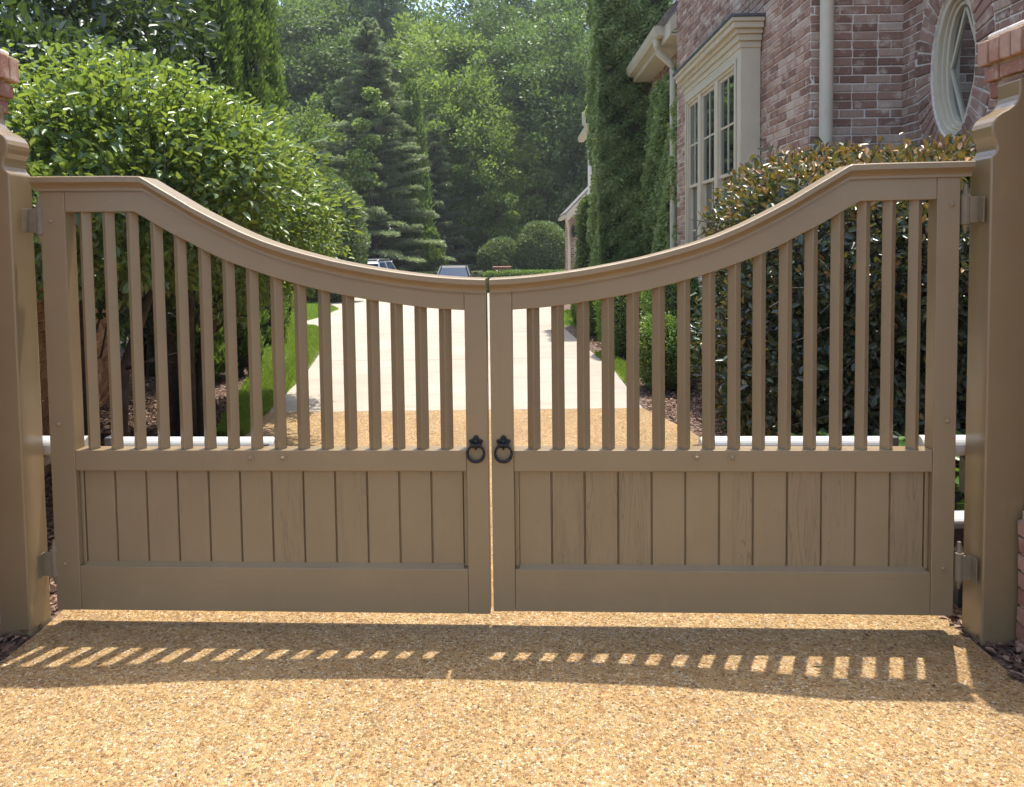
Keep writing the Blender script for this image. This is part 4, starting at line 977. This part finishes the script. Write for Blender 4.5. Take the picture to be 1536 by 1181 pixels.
for (x, y, r, top, lab) in ((-.6, 42.5, 1.2, 1.85, 'smaller rounded topiary, left of the pair behind the low hedge'), (1.72, 42.2, 1.38, 2.75, 'larger rounded topiary by the far garage corner')):
    h = (top - gY); o = empty('topiary', (x, y, gY), 0, lab, 'topiary', 'rounded topiaries')
    clipped('foliage', o, 'leaf_topiary', (0, 0, h - r * 1.25), (r, r, r * 1.25), 24000, .13, e=2.3, noise=.05, depth=.2)
    mb = MB(); mb.tube([(0, 0, -.1), (0, 0, h - r)], [.12, .1], 8); mb.build('trunk', 'bark', o)
o = empty('box_hedge', (.95, 39.9, gz(39.9)), 0, 'low clipped box hedge along the far end of the drive', 'hedge')
clipped('foliage', o, 'leaf_box', (0, 0, .52), (2.35, .35, .58), 24000, .08, e=9, noise=.02, depth=.1)
o = empty('box_hedge', (-3.2, 40.2, gz(40)), 0, 'low clipped hedge behind the parked cars', 'hedge')
clipped('foliage', o, 'leaf_topiary', (0, 0, .5), (5.6 / 2 - .9, .35, .55), 16000, .09, e=9, noise=.02, depth=.1)
o = empty('court_wall', (0, 41, gz(41)), 0, 'low brown stone wall with flat coping behind the parked cars', 'wall')
MB().box((-8.6, -.15, 0), (-1.6, .15, 1.05)).build('wall_body', 'stone', o); MB().box((-8.65, -.2, 1.053), (-1.55, .2, 1.15)).build('coping', 'stone', o, bevel=.02)
o = empty('court_pier', (-.52, 40.7, gz(40.7)), 0, 'short brick pier with pale cap in the low hedge', 'pier')
mb = MB(); [brick_face(mb, (a, b, 0), u, n, .85, 1.25) for a, b, u, n in ((-.42, -.42, (1, 0), (0, -1)), (-.42, .42, (0, -1), (-1, 0)), (.42, -.42, (0, 1), (1, 0)))]
mb.build('brickwork', 'brick_garden', o, var=True); MB().box((-.41, -.41, 0), (.41, .41, 1.27)).build('mortar_core', 'mortar_warm', o); MB().box((-.5, -.5, 1.272), (.5, .5, 1.38)).build('cap', 'brick_pier', o, bevel=.02)

# ------------------------------------------------------------------ cars
def car(label, cat, name, loc, rz, paint, L, W, sill, belt, roof, gx, rack=False, suv=False):
    """x along the car, nose at +x; gx = (rear base, rear top, front top, front base) of the glasshouse"""
    o = empty(name, loc, rz, label, cat, 'parked cars in the far court'); h = W / 2
    # body: lengthwise loft of rounded sections
    xs = [-L / 2, -L / 2 + .06, -L / 2 + .35, gx[0], 0, gx[3], L / 2 - .9, L / 2 - .25, L / 2]
    top = [belt - .18, belt - .04, belt - .01, belt, belt, belt, belt - .10, belt - .22, belt - .38]
    hw = [h * .88, h * .95, h * .99, h, h, h, h * .98, h * .92, h * .78]
    v = []; f = []; sec = 10
    for x, t, w in zip(xs, top, hw):
        b = sill; v += [(x, -w * .93, b), (x, -w, b + .15), (x, -w, (b + t) / 2), (x, -w * .96, t - .08), (x, -w * .86, t), (x, w * .86, t), (x, w * .96, t - .08), (x, w, (b + t) / 2), (x, w, b + .15), (x, w * .93, b)]
    for i in range(len(xs) - 1):
        for k in range(sec): f.append((i * sec + k, i * sec + (k + 1) % sec, (i + 1) * sec + (k + 1) % sec, (i + 1) * sec + k))
    f += [tuple(range(sec)), tuple((len(xs) - 1) * sec + k for k in reversed(range(sec)))]
    mb = MB(); mb.v = v; mb.f = f; mb.c = [0] * len(v); body = mb.build('body', paint, o, bevel=.03, seg=3)
    g = MB(); a, b, c, d = gx; wb, wt = h * .86, h * .68
    g.hexa([(a, -wb, belt - .02), (d, -wb, belt - .02), (d, wb, belt - .02), (a, wb, belt - .02), (b, -wt, roof - .05), (c, -wt, roof - .05), (c, wt, roof - .05), (b, wt, roof - .05)])
    g.build('windows', 'car_glass', o, bevel=.04, seg=3)
    r_ = MB(); r_.hexa([(b - .10, -wt - .01, roof - .11), (c + .05, -wt - .01, roof - .06), (c + .05, wt + .01, roof - .06), (b - .10, wt + .01, roof - .11), (b + .06, -wt * .92, roof), (c - .1, -wt * .92, roof), (c - .1, wt * .92, roof), (b + .06, wt * .92, roof)])
    for s in (-1, 1):
        for (p, q) in (((a, s * wb, belt - .02), (b, s * wt, roof - .05)), ((d, s * wb, belt - .02), (c, s * wt, roof - .05)), (((a + d) / 2, s * (wb + .004), belt), ((b + c) / 2, s * (wt + .004), roof - .05))): r_.tube([p, q], .07 if not suv else .045, 8)
    r_.build('roof', paint, o, bevel=.025, seg=2)
    wr = .36 if suv else .32
    for x in (-L / 2 + .85, L / 2 - .85):
        for s in (-1, 1):
            w = MB(); w.tube([(x, s * (h - .21), wr), (x, s * (h - .19), wr), (x, s * (h - .02), wr), (x, s * (h + .0), wr)], [wr * .93, wr, wr, wr * .93], 24); wo = w.build('wheel', 'tyre', o)
            rm = MB(); rm.tube([(x, s * (h + .001), wr), (x, s * (h + .012), wr)], [wr * .64, wr * .5], 12); rm.build('rim', 'rim', wo)
    for s in (-1, 1):
        t = MB(); y0, y1 = sorted((s * h * .93, s * h * .52)); z = belt - .10
        t.box((-L / 2 - .015, y0, z - .13), (-L / 2 + .35, y1, z + .06)); t.build('tail_light', 'tail', o, bevel=.02)
        mr = MB(); mr.box((gx[3] - .35, min(s * h, s * (h + .2)), belt - .02), (gx[3] - .22, max(s * h, s * (h + .2)), belt + .12)); mr.build('mirror', paint, o, bevel=.02)
    MB().box((-L / 2 - .02, -.26, belt - .36), (-L / 2 - .005, .26, belt - .22)).build('number_plate', 'plate', o)
    MB().box((-L / 2 - .05, -h * .9, sill + .05), (-L / 2 + .1, h * .9, sill + .26)).build('bumper', paint, o, bevel=.04)
    if rack:
        k = MB()
        for s in (-1, 1): k.tube([(b + .05, s * wt * .9, roof), (b + .2, s * wt * .9, roof + .08), (c - .2, s * wt * .9, roof + .08), (c - .05, s * wt * .9, roof)], .02, 8)
        for x in (b + .35, c - .5): k.tube([(x, -wt * .9, roof + .075), (x, wt * .9, roof + .075)], .018, 8)
        k.build('roof_rack', 'car_silver', o)
    return o
car('dark sedan seen from behind with a red tail light, at the end of the drive', 'car', 'parked_sedan', (-2.75, 36.8, gz(36.8)), rad(92), 'car_dark', 4.6, 1.78, .2, .95, 1.44, (-1.65, -.95, .45, 1.25))
car('silver utility car with a roof rack, parked left of the dark sedan', 'car', 'parked_suv', (-6.55, 37.0, gz(37)), rad(84), 'car_silver', 4.7, 1.82, .25, 1.02, 1.70, (-2.15, -1.75, .45, 1.25), rack=True, suv=True)

# ------------------------------------------------------------------ woods
protos = []
def wood_tree(label, mat, H, W, Zc, ncl, per, leaf, rc, name='woodland_tree', br=7, cat='tree', bark='bark', holes=0):
    o = empty(name, (0, 0, 0), 0, label, cat, 'trees of the wood behind the court')
    crown('crown', o, mat, (0, 0, H * Zc), (W, W, H * (1 - Zc) * .98), ncl, per, rc, leaf, shell=.35, width=.6, flat=.6)
    trunk('trunk', o, H * .93, H * .013 + .06, branches=br, mat=bark, spread=.26, start=.3); return o
pa = wood_tree('', 'leaf_wood_a', 13, 3.4, .56, 190, 130, .24, .85)
pb = wood_tree('', 'leaf_wood_b', 20, 4.2, .56, 260, 120, .30, 1.1)
pc = wood_tree('', 'leaf_wood_b', 22, 4.6, .60, 260, 120, .30, 1.15)
pd = wood_tree('', 'leaf_wood_a', 19, 4.0, .58, 240, 120, .28, 1.05)
# pine: bare leaning trunk, tufted limbs high up
def pine(H):
    o = empty('pine_tree', (0, 0, 0), 0, '', 'pine', 'pines of the wood behind the court')
    mb = MB(); mb.tube([(0, 0, -.3), (.1, 0, H * .4), (-.1, .1, H * .75), (0, 0, H)], [.24, .19, .12, .03], 10); Ps = []; Ds = []; Vs = []
    for b in range(46):
        t = .42 + .57 * (b / 46); a = b * 2.4 + R.random(); L = 4.2 * (1.12 - t) ** .6 * R.uniform(.5, 1.1); z = H * t
        e = np.array([L * math.cos(a), L * math.sin(a), z + L * R.uniform(-.05, .35)]); mb.tube([(0, 0, z), tuple(e * np.array([.5, .5, 1]) + np.array([0, 0, -(e[2] - z) * .6])), tuple(e)], [.07, .045, .015], 5)
        for q in range(7):
            c = np.array([0, 0, z]) * (1 - (q + 2) / 8) + e * (q + 2) / 8 + R.normal(size=3) * .3 ; k = 75; d = rdir(k); Ps.append(c + d * (R.random((k, 1)) * .42)); Ds.append(d + np.array([0, 0, .4])); Vs.append(np.clip(R.random(k) * .5 + .4 * (d[:, 2] * .5 + .5), 0, 1))
    P = np.concatenate(Ps); n = len(P); leaves('foliage', P, np.concatenate(Ds), rdir(n), R.uniform(.2, .38, n), np.concatenate(Vs), 'leaf_pine', o, width=.22, simple=True)
    mb.build('trunk', 'bark_pine', o, smooth=True); return o
pp = pine(23)
protos = {'a': pa, 'b': pb, 'c': pc, 'd': pd, 'p': pp}
used = set()
KIND = {'a': 'low sunny broadleaf tree', 'b': 'deep green broadleaf tree', 'c': 'tall dark broadleaf tree', 'd': 'tall sunlit broadleaf tree', 'p': 'tall pine with bare trunk'}
def place(kind, x, y, s=1.0, label=None):
    if label is None:
        px = 768 + x / y * 1150
        side = 'above the left cypresses' if px < 430 else 'behind the large cedar' if px < 620 else 'above the parked dark sedan' if px < 760 else 'above the rounded topiaries' if px < 905 else 'hidden beyond the house'
        row = 'front edge' if y < 56 else 'middle' if y < 68 else 'back'
        label = '%s %s, in the %s of the wood' % (KIND[kind], side, row)
    o = protos[kind]
    if kind in used: o = copy_tree(o)
    used.add(kind)
    o.location = (x, y, gz(y)); o.rotation_euler = (0, 0, R.random() * 6.28); o.scale = (s, s, s * R.uniform(.93, 1.07)); o['label'] = label
    return o
ORD = ['first', 'second', 'third', 'fourth', 'fifth', 'sixth', 'seventh', 'eighth', 'ninth', 'tenth', 'eleventh']
place('a', -3.2, 49.5, 1.02, 'sunny broadleaf tree just behind the dark sedan, left one of two'); place('a', -1.0, 48.3, .82, 'sunny broadleaf tree above the left topiary, right one of two')
place('d', -3.9, 54, .95, 'tall sunlit tree rising behind the pair of sunny trees'); place('a', -12.6, 47.0, .85, 'sunny broadleaf tree just left of the large cedar')
def row(kinds, xs, y, s0, s1, where):
    for i, x in enumerate(xs):
        if -5.2 < x * 56 / y < -2.6: continue
        k = kinds[i % len(kinds)]; place(k, x + R.normal() * .8, y + R.normal() * 1.6, R.uniform(s0, s1), '%s, %s from the left in the %s row of the wood' % (KIND[k], ORD[i], where))
row('bdcbdcb', np.arange(-27, 13, 5.0), 56, .95, 1.12, 'front')
row('cpbcpdb', np.arange(-30, 14, 5.2), 64, 1.05, 1.22, 'middle')
row('pcbpc', np.arange(-34, 16, 5.6), 74, 1.2, 1.4, 'back')
row('ab', (-21, -15.5, -11, 5.5, 9.5), 50, .65, .8, 'lowest, nearest')
for i, (x, y) in enumerate(((-13, 24), (-16.5, 30), (-12.5, 33), (-18, 40))): place('bd'[i % 2], x, y, .6, ['deep green tree behind the left cypresses, nearest the lawn', 'sunlit tree rising behind the left cypresses', 'deep green tree left of the large cedar', 'sunlit tree far left of the large cedar'][i])
# undergrowth closing the foot of the wood
n = 90000; P = np.stack([R.uniform(-30, 14, n), R.uniform(47, 60, n), np.zeros(n)], 1)
hh = 2.2 + 1.3 * np.sin(P[:, 0] * .9) * np.cos(P[:, 1] * .8) + .6 * np.sin(P[:, 0] * 2.7 + P[:, 1]); P[:, 2] = gz(60) + R.random(n) ** .6 * np.clip(hh, .6, 4)
keep = ~((P[:, 0] > -9.5) & (P[:, 0] < 8) & (P[:, 1] < 52)); P = P[keep]; n = len(P)
u = leaves('undergrowth', P, R.normal(size=(n, 3)) + np.array([0, 0, .4]), R.normal(size=(n, 3)) * .5 + np.array([0, -.3, 1]), R.uniform(.18, .34, n), R.random(n) * .8, 'leaf_wood_b', width=.6, simple=True)
tag(u, 'dark leafy undergrowth closing the foot of the wood', 'undergrowth', kind='stuff')
# bright vine in the cedar
o = empty('climbing_vine', (-7.3, 39.6, gY), 0, 'bright green vine sprawling over the middle of the large cedar', 'vine')
VP = []; 
for (px, py, r_) in ((545, 235, .9), (535, 262, .8), (560, 210, .5), (525, 290, .6), (575, 160, .5), (562, 140, .45), (548, 185, .45), (552, 268, .7)):
    x, z = cam_xz(px, py, 39.6); k = 330; d = rdir(k); VP.append(np.array([x + 7.3, .0, z - gY]) + d * (R.random((k, 1)) ** .5) * r_ * np.array([1, .8, .7]))
P = np.concatenate(VP); n = len(P)
leaves('foliage', P, R.normal(size=(n, 3)) + np.array([0, 0, -.4]), np.array([0, -.4, 1]) + R.normal(size=(n, 3)) * .5, R.uniform(.12, .24, n), R.random(n), 'leaf_wood_a', o, width=.7, simple=True)
mb = MB(); mb.tube([(.1, .6, -.1), (-.3, .5, 2), (0, .3, 4.5), (-.1, .2, 7), (.6, .3, 9)], [.05, .04, .03, .02, .01], 6); mb.build('stem', 'bark', o)

# ------------------------------------------------------------------ summer haze
hz = bpy.data.materials.new('haze'); hz.use_nodes = True; hn = hz.node_tree
for q in list(hn.nodes): hn.nodes.remove(q)
ho = hn.nodes.new('ShaderNodeOutputMaterial'); hv = hn.nodes.new('ShaderNodeVolumePrincipled'); hv.inputs['Color'].default_value = (.93, .97, 1, 1); hv.inputs['Density'].default_value = .0007; hv.inputs['Anisotropy'].default_value = .3
hn.links.new(hv.outputs[0], ho.inputs['Volume']); MAT['haze'] = hz
tag(MB().box((-310, -70, -2.2), (310, 410, 36)).build('haze', 'haze'), 'thin summer haze paling the far trees', 'haze', kind='stuff')
# ------------------------------------------------------------------ light, sky, camera
sd = Vector((.104, .208, .975)).normalized()
sun = bpy.data.lights.new('sun', 'SUN'); sun.energy = 2.6; sun.angle = rad(.53); sun.color = (1, .955, .87)
so = bpy.data.objects.new('sun', sun); COL.objects.link(so); so.rotation_euler = sd.to_track_quat('Z', 'Y').to_euler()
w = bpy.data.worlds.new('World'); scene.world = w; w.use_nodes = True; nt = w.node_tree
sky = nt.nodes.new('ShaderNodeTexSky'); sky.sky_type = 'NISHITA'; sky.sun_disc = False; sky.sun_elevation = math.asin(sd.z); sky.sun_rotation = math.atan2(sd.x, sd.y)
sky.air_density = 1.0; sky.dust_density = 2.5
bg = nt.nodes['Background']; nt.links.new(sky.outputs[0], bg.inputs[0]); bg.inputs[1].default_value = .15
scene.view_settings.view_transform = 'Standard'; scene.view_settings.look = 'None'; scene.view_settings.exposure = 1.38; scene.view_settings.gamma = 1
cam = bpy.data.cameras.new('camera'); co_ = bpy.data.objects.new('camera', cam); COL.objects.link(co_)
cam.sensor_fit = 'HORIZONTAL'; cam.sensor_width = 36; cam.lens = 36 * F_PX / 1536; cam.clip_start = .05; cam.clip_end = 2000
cam.shift_y = -(590.5 - CY) / 1536
fw = Vector((0, math.cos(PITCH), -math.sin(PITCH))); up = Vector((0, math.sin(PITCH), math.cos(PITCH))); rt = Vector((1, 0, 0))
r2 = rt * math.cos(ROLL) - up * math.sin(ROLL); u2 = rt * math.sin(ROLL) + up * math.cos(ROLL)
mt = Matrix((r2, u2, -fw)).transposed().to_4x4(); mt.translation = Vector((0, 0, CAM_H)); co_.matrix_world = mt
scene.camera = co_
scene.render.engine = 'CYCLES'
scene.cycles.max_bounces = 8; scene.cycles.transparent_max_bounces = 12; scene.cycles.caustics_reflective = False; scene.cycles.caustics_refractive = False
